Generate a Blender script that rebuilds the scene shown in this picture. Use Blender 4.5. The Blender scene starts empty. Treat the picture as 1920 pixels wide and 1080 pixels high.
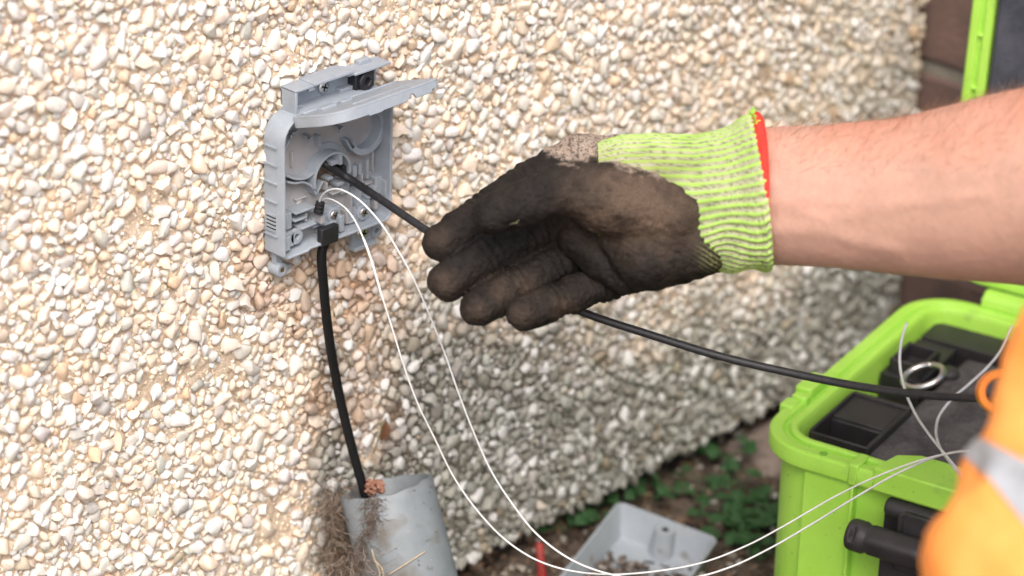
import bpy, bmesh, math, random
import numpy as np
from mathutils import Vector, Matrix

random.seed(7)
rng = np.random.default_rng(11)
scene = bpy.context.scene
COL = scene.collection
PI = math.pi

# ------------------------------------------------------------------ camera
# World: X runs along the rendered wall, Y points into the wall, Z is up; the wall face is y = 0.
F = 5500.0
Xc = np.array([5640., 2420., F]); Xc /= np.linalg.norm(Xc)
Zc = -np.array([-360., (-F * F + 360 * 5640) / 2420., F]); Zc /= np.linalg.norm(Zc)
Zc -= Xc * (Xc @ Zc); Zc /= np.linalg.norm(Zc)
Yc = np.cross(Xc, Zc)
if Yc[2] < 0:
    Yc = -Yc
R = np.array([Xc, Yc, Zc])


def ray(px, py):
    d = np.array([px - 960., 540. - py, F])
    return R @ (d / np.linalg.norm(d))


CAM = -1.70 * ray(620, 330)


def at(px, py, t):
    return CAM + t * ray(px, py)


def onwall(px, py, off=0.0):
    d = ray(px, py)
    return CAM + d * ((-off - CAM[1]) / d[1])


def onz(px, py, z):
    d = ray(px, py)
    return CAM + d * ((z - CAM[2]) / d[2])


def proj(P):
    v = (np.asarray(P, float) - CAM) @ R
    return np.stack([960 + F * v[..., 0] / v[..., 2], 540 - F * v[..., 1] / v[..., 2]], -1)


cd = bpy.data.cameras.new('camera')
cam = bpy.data.objects.new('camera', cd)
COL.objects.link(cam)
r_, u_, f_ = R @ np.array([1., 0, 0]), R @ np.array([0, 1., 0]), R @ np.array([0, 0, 1.])
cam.matrix_world = Matrix(((r_[0], u_[0], -f_[0], CAM[0]), (r_[1], u_[1], -f_[1], CAM[1]),
                           (r_[2], u_[2], -f_[2], CAM[2]), (0, 0, 0, 1)))
cd.sensor_width = 36.0
cd.lens = F / 1920 * 36
cd.clip_start = 0.05
cd.clip_end = 400
cd.dof.use_dof = True
cd.dof.focus_distance = 1.655
cd.dof.aperture_fstop = 5.7
scene.camera = cam

# ------------------------------------------------------------------ light
SUN_EL, SUN_AZ = 50.0, 222.0          # azimuth measured from +Y towards +X
world = bpy.data.worlds.new('World')
scene.world = world
world.use_nodes = True
wn = world.node_tree.nodes
sky = wn.new('ShaderNodeTexSky')
sky.sky_type = 'NISHITA'
sky.sun_disc = False
sky.sun_elevation = math.radians(SUN_EL)
sky.sun_rotation = math.radians(SUN_AZ)
sky.air_density = 1.0
sky.dust_density = 3.0
sky.ozone_density = 1.0
bg = wn['Background']
bg.inputs['Strength'].default_value = 0.13
world.node_tree.links.new(sky.outputs[0], bg.inputs['Color'])
sd = bpy.data.lights.new('sun', 'SUN')
sd.energy = 1.5
sd.angle = math.radians(40)
sd.color = (1.0, 0.95, 0.87)
sun = bpy.data.objects.new('sun', sd)
COL.objects.link(sun)
az, el = math.radians(SUN_AZ), math.radians(SUN_EL)
sdir = Vector((math.sin(az) * math.cos(el), math.cos(az) * math.cos(el), math.sin(el)))
sun.rotation_euler = sdir.to_track_quat('Z', 'Y').to_euler()
scene.view_settings.view_transform = 'Standard'
scene.view_settings.look = 'None'
scene.view_settings.gamma = 1
scene.view_settings.exposure = 0.96
scene.view_settings.use_curve_mapping = False
scene.render.engine = 'CYCLES'
scene.cycles.use_denoising = True
scene.cycles.max_bounces = 6
scene.cycles.sample_clamp_indirect = 8


# ------------------------------------------------------------------ noise and fields
def _hash(ix, iy, iz, seed):
    h = (ix.astype(np.int64) * 374761393 + iy.astype(np.int64) * 668265263 + iz.astype(np.int64) * 2147483647 + seed * 974634777) & 0xffffffff
    h = ((h ^ (h >> 13)) * 1274126177) & 0xffffffff
    return ((h ^ (h >> 16)) & 0xffff) / 65535.0


def vnoise(P, scale, seed=0):
    Q = np.asarray(P, float) * scale
    i = np.floor(Q).astype(np.int64)
    f = Q - i
    f = f * f * (3 - 2 * f)
    out = 0
    for dx in (0, 1):
        for dy in (0, 1):
            for dz in (0, 1):
                w = (f[..., 0] if dx else 1 - f[..., 0]) * (f[..., 1] if dy else 1 - f[..., 1]) * (f[..., 2] if dz else 1 - f[..., 2])
                out = out + w * _hash(i[..., 0] + dx, i[..., 1] + dy, i[..., 2] + dz, seed)
    return out


def fbm(P, scale, octaves=4, seed=0):
    s, a, t = 0, 0.5, 0
    for k in range(octaves):
        s = s + a * vnoise(P, scale * 2 ** k, seed + k * 17)
        t += a
        a *= 0.5
    return s / t


def sstep(x, a, b):
    t = np.clip((x - a) / (b - a), 0, 1)
    return t * t * (3 - 2 * t)


class Field:
    """signed distance grid with smooth union of tapered limbs, meshed by surface nets"""
    def __init__(s, lo, hi, h):
        s.lo = np.array(lo, float); s.h = h
        s.n = np.ceil((np.array(hi) - s.lo) / h).astype(int) + 1
        s.v = np.full(s.n, 0.5, np.float32)

    def pts(s, sl):
        ax = [s.lo[k] + s.h * np.arange(sl[k].start, sl[k].stop) for k in range(3)]
        return np.stack(np.meshgrid(*ax, indexing='ij'), -1)

    def box(s, lo, hi):
        a = np.clip(np.floor((np.array(lo) - s.lo) / s.h).astype(int), 0, s.n)
        b = np.clip(np.ceil((np.array(hi) - s.lo) / s.h).astype(int) + 1, 0, s.n)
        return tuple(slice(int(x), int(y)) for x, y in zip(a, b))

    def limb(s, a, b, ra, rb, k=0.003, crease=(), flat=None):
        a = np.array(a, float); b = np.array(b, float)
        m = max(ra, rb) + 2.5 * k + 3 * s.h
        sl = s.box(np.minimum(a, b) - m, np.maximum(a, b) + m)
        if any(x.stop <= x.start for x in sl):
            return
        P = s.pts(sl)
        ab = b - a
        L = np.linalg.norm(ab) + 1e-9
        t = np.clip(((P - a) @ ab) / (L * L), 0, 1)
        q = P - (a + t[..., None] * ab)
        if flat is not None:
            n, sc = flat
            q = q + (q @ n)[..., None] * n * (sc - 1)
        r = ra + (rb - ra) * t
        for tc, amp, w in crease:
            r = r - amp * np.exp(-(((t - tc) * L) / w) ** 2)
        d = np.linalg.norm(q, axis=-1) - r
        cur = s.v[sl]
        hh = np.clip(0.5 + 0.5 * (cur - d) / k, 0, 1)
        s.v[sl] = d * hh + cur * (1 - hh) - k * hh * (1 - hh)

    def chain(s, pts, rs, k=0.003, creases=None, flat=None):
        for i in range(len(pts) - 1):
            s.limb(pts[i], pts[i + 1], rs[i], rs[i + 1], k, creases[i] if creases else (), flat)

    def union(s, o, k):
        hh = np.clip(0.5 + 0.5 * (s.v - o.v) / k, 0, 1)
        s.v = o.v * hh + s.v * (1 - hh) - k * hh * (1 - hh)

    def mesh(s):
        v = s.v
        ins = v < 0
        nx, ny, nz = v.shape
        corners = [(i, j, k) for i in (0, 1) for j in (0, 1) for k in (0, 1)]
        cnt = np.zeros((nx - 1, ny - 1, nz - 1), np.int8)
        for i, j, k in corners:
            cnt += ins[i:nx - 1 + i, j:ny - 1 + j, k:nz - 1 + k]
        act = (cnt > 0) & (cnt < 8)
        idx = np.argwhere(act)
        vid = np.full(act.shape, -1, np.int64)
        vid[act] = np.arange(len(idx))
        acc = np.zeros((len(idx), 3)); num = np.zeros(len(idx))
        cv = {c: v[idx[:, 0] + c[0], idx[:, 1] + c[1], idx[:, 2] + c[2]] for c in corners}
        for c in corners:
            for ax in range(3):
                if c[ax] == 0:
                    d = list(c); d[ax] = 1; d = tuple(d)
                    a, b = cv[c], cv[d]
                    cr = (a < 0) != (b < 0)
                    t = np.where(cr, a / np.where(cr, a - b, 1), 0)
                    p = np.tile(np.array(c, float), (len(idx), 1)); p[:, ax] += t
                    acc += p * cr[:, None]; num += cr
        V = s.lo + s.h * (idx + acc / num[:, None])
        faces = []
        for ax in range(3):
            b_, c_ = [(1, 2), (2, 0), (0, 1)][ax]
            sl0 = [slice(1, -1)] * 3; sl0[ax] = slice(0, -1)
            sl1 = [slice(1, -1)] * 3; sl1[ax] = slice(1, None)
            A = ins[tuple(sl0)]; B = ins[tuple(sl1)]
            for flip, msk in ((False, A & ~B), (True, ~A & B)):
                e = np.argwhere(msk)
                if not len(e):
                    continue
                off = np.ones(3, int); off[ax] = 0
                e = e + off
                q = []
                for db, dc in ((-1, -1), (0, -1), (0, 0), (-1, 0)):
                    z = e.copy(); z[:, b_] += db; z[:, c_] += dc
                    q.append(vid[z[:, 0], z[:, 1], z[:, 2]])
                q = np.stack(q, 1)
                faces.append(q[:, ::-1] if flip else q)
        return V, np.concatenate(faces)


# ------------------------------------------------------------------ materials
def new_mat(name):
    m = bpy.data.materials.new(name)
    m.use_nodes = True
    return m, m.node_tree.nodes, m.node_tree.links, m.node_tree.nodes['Principled BSDF']


def rgba(c):
    return (c[0], c[1], c[2], 1)


def mat(name, a, b=None, scale=40, rough=0.5, rough2=None, metal=0, bump=0.0, bscale=None, detail=5, lo=0.35, hi=0.65,
        spots=None, sss=0, spec=0.5, coat=0):
    """two-tone noise colour, roughness variation and fine relief; spots = (colour, scale, threshold, softness)"""
    m, N, L, P = new_mat(name)
    tc = N.new('ShaderNodeTexCoord')
    P.inputs['Roughness'].default_value = rough
    P.inputs['Metallic'].default_value = metal
    P.inputs['Specular IOR Level'].default_value = spec
    P.inputs['Coat Weight'].default_value = coat
    n = N.new('ShaderNodeTexNoise')
    n.inputs['Scale'].default_value = scale
    n.inputs['Detail'].default_value = detail
    n.inputs['Roughness'].default_value = 0.62
    L.new(tc.outputs['Object'], n.inputs['Vector'])
    rmp = N.new('ShaderNodeValToRGB')
    rmp.color_ramp.elements[0].position = lo
    rmp.color_ramp.elements[1].position = hi
    rmp.color_ramp.elements[0].color = rgba(a)
    rmp.color_ramp.elements[1].color = rgba(b if b else a)
    L.new(n.outputs['Fac'], rmp.inputs['Fac'])
    out = rmp.outputs['Color']
    for sp in (spots or []):
        c, sc, th, so = sp
        n2 = N.new('ShaderNodeTexNoise')
        n2.inputs['Scale'].default_value = sc
        n2.inputs['Detail'].default_value = 4
        L.new(tc.outputs['Object'], n2.inputs['Vector'])
        mr = N.new('ShaderNodeMapRange')
        mr.inputs['From Min'].default_value = th
        mr.inputs['From Max'].default_value = th + so
        L.new(n2.outputs['Fac'], mr.inputs['Value'])
        mx = N.new('ShaderNodeMix'); mx.data_type = 'RGBA'
        L.new(mr.outputs['Result'], mx.inputs['Factor'])
        L.new(out, mx.inputs['A'])
        mx.inputs['B'].default_value = rgba(c)
        out = mx.outputs['Result']
    L.new(out, P.inputs['Base Color'])
    if rough2 is not None:
        mr = N.new('ShaderNodeMapRange')
        mr.inputs['To Min'].default_value = rough
        mr.inputs['To Max'].default_value = rough2
        L.new(n.outputs['Fac'], mr.inputs['Value'])
        L.new(mr.outputs['Result'], P.inputs['Roughness'])
    if bump:
        nb = N.new('ShaderNodeTexNoise')
        nb.inputs['Scale'].default_value = bscale or scale * 4
        nb.inputs['Detail'].default_value = 3
        L.new(tc.outputs['Object'], nb.inputs['Vector'])
        bp = N.new('ShaderNodeBump')
        bp.inputs['Strength'].default_value = 1.0
        bp.inputs['Distance'].default_value = bump
        L.new(nb.outputs['Fac'], bp.inputs['Height'])
        L.new(bp.outputs['Normal'], P.inputs['Normal'])
    if sss:
        P.inputs['Subsurface Weight'].default_value = sss
        P.inputs['Subsurface Radius'].default_value = (0.006, 0.0025, 0.0015)
        P.inputs['Subsurface Scale'].default_value = 0.6
    return m


def attr_mat(name, src, var=0.25, scale=600, rough=0.7, bump=0.0, bscale=2000, spec=0.4, objcol=False, sss=0, bump2=None):
    """colour comes from a per-point attribute (or the object's colour), broken up with fine noise"""
    m, N, L, P = new_mat(name)
    tc = N.new('ShaderNodeTexCoord')
    if objcol:
        at_ = N.new('ShaderNodeObjectInfo'); col = at_.outputs['Color']
        vec = N.new('ShaderNodeNewGeometry').outputs['Position']
    else:
        at_ = N.new('ShaderNodeAttribute'); at_.attribute_name = src; col = at_.outputs['Color']
        vec = tc.outputs['Object']
    n = N.new('ShaderNodeTexNoise')
    n.inputs['Scale'].default_value = scale
    n.inputs['Detail'].default_value = 5
    n.inputs['Roughness'].default_value = 0.65
    L.new(vec, n.inputs['Vector'])
    mr = N.new('ShaderNodeMapRange')
    mr.inputs['From Min'].default_value = 0.3; mr.inputs['From Max'].default_value = 0.7
    mr.inputs['To Min'].default_value = 1 - var; mr.inputs['To Max'].default_value = 1 + var
    L.new(n.outputs['Fac'], mr.inputs['Value'])
    vm = N.new('ShaderNodeVectorMath'); vm.operation = 'SCALE'
    L.new(col, vm.inputs[0]); L.new(mr.outputs['Result'], vm.inputs['Scale'])
    L.new(vm.outputs['Vector'], P.inputs['Base Color'])
    P.inputs['Roughness'].default_value = rough
    P.inputs['Specular IOR Level'].default_value = spec
    if bump:
        nb = N.new('ShaderNodeTexNoise')
        nb.inputs['Scale'].default_value = bscale; nb.inputs['Detail'].default_value = 3
        L.new(vec, nb.inputs['Vector'])
        bp = N.new('ShaderNodeBump'); bp.inputs['Distance'].default_value = bump
        L.new(nb.outputs['Fac'], bp.inputs['Height'])
        last = bp
        if bump2:
            nb2 = N.new('ShaderNodeTexNoise')
            nb2.inputs['Scale'].default_value = bump2[1]; nb2.inputs['Detail'].default_value = 3
            L.new(vec, nb2.inputs['Vector'])
            b2 = N.new('ShaderNodeBump'); b2.inputs['Distance'].default_value = bump2[0]
            L.new(nb2.outputs['Fac'], b2.inputs['Height'])
            L.new(bp.outputs['Normal'], b2.inputs['Normal'])
            last = b2
        L.new(last.outputs['Normal'], P.inputs['Normal'])
    if sss:
        P.inputs['Subsurface Weight'].default_value = sss
        P.inputs['Subsurface Radius'].default_value = (0.008, 0.003, 0.0018)
        P.inputs['Subsurface Scale'].default_value = 0.5
    return m


M = {}
M['mortar'] = attr_mat('mortar', 'tone', 0.24, 700, 0.95, 0.0011, 1700, 0.15, bump2=(0.0006, 4200))
M['pebble_mass'] = attr_mat('pebble_mass', 'tone', 0.10, 420, 0.62, 0.00025, 1500, 0.35)
M['pebble'] = attr_mat('pebble', '', 0.10, 420, 0.62, 0.00025, 1500, 0.35, objcol=True)
M['grey_plastic'] = mat('grey_plastic', (0.285, 0.318, 0.358), (0.33, 0.362, 0.40), 120, 0.42, 0.55, bump=0.00003, bscale=1800,
                        spots=[((0.30, 0.30, 0.29), 260, 0.66, 0.1)])
M['grey_inner'] = mat('grey_inner', (0.33, 0.325, 0.335), (0.38, 0.375, 0.38), 90, 0.55, 0.65, bump=0.00003, bscale=1800)
M['black_plastic'] = mat('black_plastic', (0.012, 0.012, 0.014), (0.02, 0.02, 0.022), 150, 0.45, 0.6, bump=0.00005, bscale=2500)
M['black_rubber'] = mat('black_rubber', (0.013, 0.013, 0.016), (0.024, 0.024, 0.027), 300, 0.42, 0.6, bump=0.00003, bscale=1500,
                        spots=[((0.10, 0.095, 0.09), 900, 0.68, 0.06)])
M['flat_black'] = mat('flat_black', (0.005, 0.005, 0.006), (0.008, 0.008, 0.008), 300, 0.6, spec=0.25)
M['hole_shade'] = mat('hole_shade', (0.02, 0.021, 0.023), None, 10, 0.8)  # dark tone put in for the shade inside slots and holes
M['steel'] = mat('steel', (0.62, 0.62, 0.60), (0.75, 0.74, 0.72), 500, 0.22, 0.4, metal=1)
M['brass'] = mat('brass', (0.6, 0.42, 0.15), None, 500, 0.35, metal=1)
M['fibre'] = mat('fibre', (0.70, 0.71, 0.71), (0.78, 0.785, 0.785), 90, 0.35, 0.5)
M['fibre_clear'] = mat('fibre_clear', (0.55, 0.56, 0.57), (0.66, 0.67, 0.68), 90, 0.25, 0.4)
M['lime'] = mat('lime', (0.36, 0.68, 0.075), (0.41, 0.73, 0.10), 25, 0.38, 0.5, bump=0.00004, bscale=1400,
                spots=[((0.25, 0.46, 0.08), 55, 0.62, 0.25), ((0.22, 0.24, 0.10), 420, 0.69, 0.05)])
M['lime_deep'] = mat('lime_deep', (0.17, 0.43, 0.03), None, 25, 0.5)
M['case_black'] = mat('case_black', (0.020, 0.018, 0.020), (0.034, 0.030, 0.032), 60, 0.42, 0.6, bump=0.00006, bscale=2000,
                      spots=[((0.11, 0.095, 0.08), 700, 0.70, 0.05)])
M['foam'] = mat('foam', (0.06, 0.055, 0.056), (0.115, 0.106, 0.106), 60, 0.95, bump=0.0006, bscale=900, spec=0.15,
                spots=[((0.19, 0.175, 0.165), 420, 0.60, 0.15)])
M['foam_blue'] = mat('foam_blue', (0.05, 0.055, 0.07), (0.085, 0.09, 0.11), 60, 0.95, bump=0.0005, bscale=700, spec=0.15)
M['pipe'] = mat('pipe', (0.175, 0.200, 0.215), (0.225, 0.25, 0.265), 60, 0.5, 0.55, bump=0.0001, bscale=500,
                spots=[((0.13, 0.115, 0.095), 38, 0.57, 0.16), ((0.10, 0.09, 0.075), 140, 0.66, 0.08), ((0.07, 0.06, 0.045), 230, 0.69, 0.05), ((0.55, 0.58, 0.59), 420, 0.715, 0.02)])
M['cover'] = mat('cover', (0.36, 0.395, 0.43), (0.42, 0.45, 0.48), 60, 0.5, 0.6, spots=[((0.22, 0.20, 0.18), 60, 0.62, 0.15)])
M['root'] = attr_mat('root', 'tone', 0.2, 900, 0.95, 0, 100, 0.1)
M['litter'] = attr_mat('litter', 'tone', 0.25, 500, 0.95, 0.0003, 1500, 0.15)
M['soil'] = attr_mat('soil', 'tone', 0.35, 350, 0.97, 0.002, 700, 0.12, bump2=(0.0008, 2600))
M['ground'] = mat('ground', (0.10, 0.075, 0.055), (0.17, 0.125, 0.095), 3, 0.95, bump=0.004, bscale=90)
M['brick'] = mat('brick', (0.125, 0.080, 0.068), (0.205, 0.125, 0.103), 22, 0.9, bump=0.0012, bscale=300,
                 spots=[((0.12, 0.09, 0.085), 25, 0.55, 0.2)])
M['brick_mortar'] = mat('brick_mortar', (0.20, 0.18, 0.15), (0.28, 0.25, 0.21), 60, 0.95, bump=0.001, bscale=500)
M['leaf'] = mat('leaf', (0.014, 0.055, 0.018), (0.050, 0.135, 0.035), 55, 0.5, 0.65, bump=0.0002, bscale=400)
M['dry_leaf'] = mat('dry_leaf', (0.12, 0.05, 0.022), (0.20, 0.09, 0.04), 120, 0.7, bump=0.0003, bscale=500)
M['grass'] = mat('grass', (0.15, 0.15, 0.07), (0.24, 0.21, 0.11), 100, 0.6)
M['red'] = mat('red', (0.40, 0.035, 0.03), (0.28, 0.05, 0.04), 160, 0.55, bump=0.0002, bscale=700)
M['rubble'] = mat('rubble', (0.26, 0.115, 0.075), (0.36, 0.19, 0.13), 250, 0.95, bump=0.001, bscale=600)
M['glove'] = attr_mat('glove', 'tone', 0.75, 2300, 0.60, 0.0004, 3000, 0.18, bump2=(0.0005, 600))
M['cuff'] = attr_mat('cuff', 'tone', 0.22, 2200, 0.9, 0.0003, 3600, 0.15)
M['hem'] = mat('hem', (0.66, 0.035, 0.03), (0.80, 0.07, 0.045), 900, 0.85, bump=0.0004, bscale=2600, spec=0.2)
M['skin'] = attr_mat('skin', 'tone', 0.06, 260, 0.48, 0.00012, 1500, 0.4, sss=0.35, bump2=(0.0005, 160))
M['hair'] = mat('hair', (0.20, 0.10, 0.05), (0.32, 0.17, 0.09), 100, 0.5)
M['orange'] = mat('orange', (0.96, 0.315, 0.065), (0.99, 0.385, 0.10), 30, 0.7, bump=0.0004, bscale=900, spec=0.25)
M['orange_plastic'] = mat('orange_plastic', (0.70, 0.19, 0.015), (0.80, 0.24, 0.02), 60, 0.4)
M['reflective'] = mat('reflective', (0.36, 0.375, 0.40), (0.42, 0.435, 0.46), 200, 0.5, metal=0.1, bump=0.0002, bscale=1500)
M['dark_cloth'] = mat('dark_cloth', (0.02, 0.022, 0.03), (0.035, 0.037, 0.045), 100, 0.9, bump=0.0006, bscale=900)


# ------------------------------------------------------------------ object helpers
WLOC = {}


def tag(o, label=None, cat=None, group=None, kind=None):
    if label: o['label'] = label
    if cat: o['category'] = cat
    if group: o['group'] = group
    if kind: o['kind'] = kind
    return o


def empty(name, loc, label, cat, group=None):
    o = bpy.data.objects.new(name, None)
    o.empty_display_size = 0.02
    COL.objects.link(o)
    o.location = tuple(loc)
    WLOC[o] = np.array(loc, float)
    return tag(o, label, cat, group)


def mesh_obj(name, V, faces, m, parent=None, smooth=True, angle=None, attr=None, loc=None, kind=None):
    """one mesh object from world-space vertices; a child keeps its own frame at its parent's place"""
    V = np.asarray(V, float)
    base = WLOC[parent] if parent is not None else (np.array(loc, float) if loc is not None else np.zeros(3))
    me = bpy.data.meshes.new(name)
    if isinstance(faces, np.ndarray):
        nf, k = faces.shape
        me.vertices.add(len(V))
        me.vertices.foreach_set('co', (V - base).astype(np.float32).ravel())
        me.loops.add(nf * k)
        me.loops.foreach_set('vertex_index', faces.astype(np.int32).ravel())
        me.polygons.add(nf)
        me.polygons.foreach_set('loop_start', np.arange(0, nf * k, k, dtype=np.int32))
        me.update(calc_edges=True)
        me.validate()
    else:
        me.from_pydata([tuple(v) for v in (V - base)], [], [tuple(int(i) for i in f) for f in faces])
    if attr is not None:
        a = me.color_attributes.new('tone', 'FLOAT_COLOR', 'POINT')
        c = np.ones((len(V), 4), np.float32); c[:, :3] = attr
        a.data.foreach_set('color', c.ravel())
    me.materials.append(m)
    o = bpy.data.objects.new(name, me)
    COL.objects.link(o)
    if smooth:
        if angle is None:
            me.shade_smooth()
        else:
            me.set_sharp_from_angle(angle=math.radians(angle))
    if parent is not None:
        o.parent = parent
    else:
        o.location = tuple(base)
    WLOC[o] = base
    if kind:
        o['kind'] = kind
    return o


def bevel(o, w=0.0005, seg=2, angle=35):
    b = o.modifiers.new('bevel', 'BEVEL')
    b.width = w; b.segments = seg
    b.limit_method = 'ANGLE'; b.angle_limit = math.radians(angle)
    b.harden_normals = False
    o.data.shade_smooth()
    o.data.set_sharp_from_angle(angle=math.radians(50))
    return o


class MB:
    def __init__(s, xf=None):
        s.v, s.f, s.xf = [], [], xf

    def add(s, V, faces):
        k = len(s.v)
        for p in V:
            s.v.append(tuple(s.xf(p)) if s.xf else tuple(p))
        for f in faces:
            s.f.append([i + k for i in f])
        return s

    def box(s, x0, x1, y0, y1, z0, z1, mtx=None):
        V = [(x, y, z) for x in (x0, x1) for y in (y0, y1) for z in (z0, z1)]
        if mtx is not None:
            V = [tuple(mtx @ Vector(p)) for p in V]
        return s.add(V, [(0, 1, 3, 2), (4, 6, 7, 5), (0, 4, 5, 1), (2, 3, 7, 6), (0, 2, 6, 4), (1, 5, 7, 3)])

    def prism(s, poly, fn0, fn1):
        """close a polygon between two maps of its 2-D points"""
        n = len(poly)
        V = [fn0(*p) for p in poly] + [fn1(*p) for p in poly]
        Fc = [(i, (i + 1) % n, n + (i + 1) % n, n + i) for i in range(n)]
        Fc += [tuple(range(n))[::-1], tuple(range(n, 2 * n))]
        return s.add(V, Fc)

    def loft(s, rings, closed=True, cap=True):
        n = len(rings[0]); V = [p for r in rings for p in r]; Fc = []
        for i in range(len(rings) - 1):
            for j in range(n if closed else n - 1):
                a = i * n + j; b = i * n + (j + 1) % n
                Fc.append((a, b, b + n, a + n))
        if cap:
            Fc.append(tuple(range(n))[::-1]); Fc.append(tuple(range((len(rings) - 1) * n, len(rings) * n)))
        return s.add(V, Fc)

    def lathe(s, c, axis, prof, seg=20, cap=True):
        axis = Vector(axis).normalized(); a = axis.orthogonal().normalized(); b = axis.cross(a)
        rings = []
        for r, h in prof:
            rings.append([tuple(Vector(c) + axis * h + (a * math.cos(2 * PI * k / seg) + b * math.sin(2 * PI * k / seg)) * r) for k in range(seg)])
        return s.loft(rings, True, cap)

    def tube(s, pts, r, seg=8, cap=True):
        pts = [Vector(p) for p in pts]
        rr = r if hasattr(r, '__len__') else [r] * len(pts)
        t0 = (pts[1] - pts[0]).normalized(); nrm = t0.orthogonal().normalized(); rings = []
        for i, p in enumerate(pts):
            t = (pts[min(i + 1, len(pts) - 1)] - pts[max(i - 1, 0)]).normalized()
            nrm = (nrm - t * nrm.dot(t)).normalized(); b = t.cross(nrm)
            rings.append([tuple(p + (nrm * math.cos(2 * PI * k / seg) + b * math.sin(2 * PI * k / seg)) * rr[i]) for k in range(seg)])
        return s.loft(rings, True, cap)

    def build(s, name, m, parent=None, bev=0, smooth=True, angle=40, **kw):
        o = mesh_obj(name, np.array(s.v), s.f, m, parent, smooth, angle, **kw)
        bm = bmesh.new(); bm.from_mesh(o.data)
        bmesh.ops.recalc_face_normals(bm, faces=bm.faces)
        bm.to_mesh(o.data); bm.free()
        if angle:
            o.data.set_sharp_from_angle(angle=math.radians(angle))
        if bev:
            bevel(o, bev)
        return o


def spline(pts, n=10):
    P = [np.array(p, float) for p in pts]
    P = [2 * P[0] - P[1]] + P + [2 * P[-1] - P[-2]]
    out = []
    for i in range(1, len(P) - 2):
        # centripetal parameterisation keeps the curve free of overshoot
        t = [0]
        for k in range(i - 1, i + 2):
            t.append(t[-1] + max(np.linalg.norm(P[k + 1] - P[k]), 1e-6) ** 0.5)
        for u in np.linspace(t[1], t[2], n, endpoint=False):
            A = [(t[j + 1] - u) / (t[j + 1] - t[j]) * P[i - 1 + j] + (u - t[j]) / (t[j + 1] - t[j]) * P[i + j] for j in range(3)]
            B = [(t[j + 2] - u) / (t[j + 2] - t[j]) * A[j] + (u - t[j]) / (t[j + 2] - t[j]) * A[j + 1] for j in range(2)]
            out.append((t[2] - u) / (t[2] - t[1]) * B[0] + (u - t[1]) / (t[2] - t[1]) * B[1])
    out.append(P[-2])
    return out


GZ = -0.335          # ground level
WALL_X1 = 0.593      # right end of the rendered wall
WALL_Z0 = -0.313     # its drip edge


# ------------------------------------------------------------------ wall tones: cream with the left end's glow put in, tan, grey lichen, rust run
def pw(x, pts):
    return np.interp(x, [p[0] for p in pts], [p[1] for p in pts])


def wall_tone(P, stone):
    """base colour of the render at points P: stains with their own outlines, plus bright light at the left put into the mortar"""
    q = proj(P)
    n1 = fbm(P, 14, 4, 3) - 0.5
    n2 = fbm(P, 45, 3, 9) - 0.5
    px = q[:, 0] + n1 * 260 + n2 * 90
    py = q[:, 1] + n1 * 200 - n2 * 110
    # lichen: below a line that falls from under the box to the right end
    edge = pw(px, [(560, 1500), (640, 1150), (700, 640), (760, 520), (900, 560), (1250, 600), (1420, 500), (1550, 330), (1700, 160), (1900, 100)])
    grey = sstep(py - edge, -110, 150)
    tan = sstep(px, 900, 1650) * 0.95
    rust = np.exp(-(((px - 655) / 70) ** 2 + ((py - 560) / 150) ** 2)) + 0.7 * np.exp(-(((px - 650) / 70) ** 2 + ((py - 90) / 70) ** 2)) \
        + 0.6 * np.exp(-(((px - 560) / 60) ** 2 + ((py - 520) / 60) ** 2)) + 0.8 * np.exp(-(((px - 690) / 55) ** 2 + ((py - 810) / 70) ** 2))
    rust = np.clip(rust * (0.7 + 1.4 * (n2 + 0.25)), 0, 1)
    k = lambda c: np.array(c)[None, :]
    g, t, r = grey[:, None], tan[:, None], rust[:, None]
    if stone:
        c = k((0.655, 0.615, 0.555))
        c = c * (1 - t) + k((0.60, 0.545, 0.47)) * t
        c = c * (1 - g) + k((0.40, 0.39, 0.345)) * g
        c = c * (1 - 0.55 * r) + k((0.50, 0.31, 0.20)) * 0.55 * r
    else:
        c = k((0.85, 0.675, 0.505))  # pale warm mortar towards the left: the glow of light put into its colour
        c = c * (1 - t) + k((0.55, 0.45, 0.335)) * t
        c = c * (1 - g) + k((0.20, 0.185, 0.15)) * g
        c = c * (1 - 0.7 * r) + k((0.36, 0.20, 0.11)) * 0.7 * r
    return c, grey, rust


# hole behind the box
HOLE = np.array([-0.0085, 0.004])


def mortar_y(x, z):
    P = np.stack([x, 0 * x, z], -1)
    y = 0.0036 + (fbm(P, 40, 3, 21) - 0.5) * 0.006 + (vnoise(P, 310, 5) - 0.5) * 0.0016 + (_hash((x * 600).astype(np.int64), (z * 600).astype(np.int64), 0 * (z * 600).astype(np.int64), 9) - 0.5) * 0.0009
    d = np.hypot(x - HOLE[0], z - HOLE[1])
    y = y - 0.0011 * sstep(-x, 0.02, 0.12)
    return y + 0.03 * sstep(0.0115 - d, 0, 0.003)


wall = empty('pebbledash_wall', (0.2, 0.02, WALL_Z0), 'pebbledash house wall of white and cream pebbles in sandy mortar, grey with lichen low down', 'wall')
xs = np.arange(-0.42, WALL_X1 + 0.0005, 0.0016)
zs = np.arange(WALL_Z0, 0.30, 0.0016)
gx, gz = np.meshgrid(xs, zs, indexing='ij')
gy = mortar_y(gx.ravel(), gz.ravel()).reshape(gx.shape)
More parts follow.
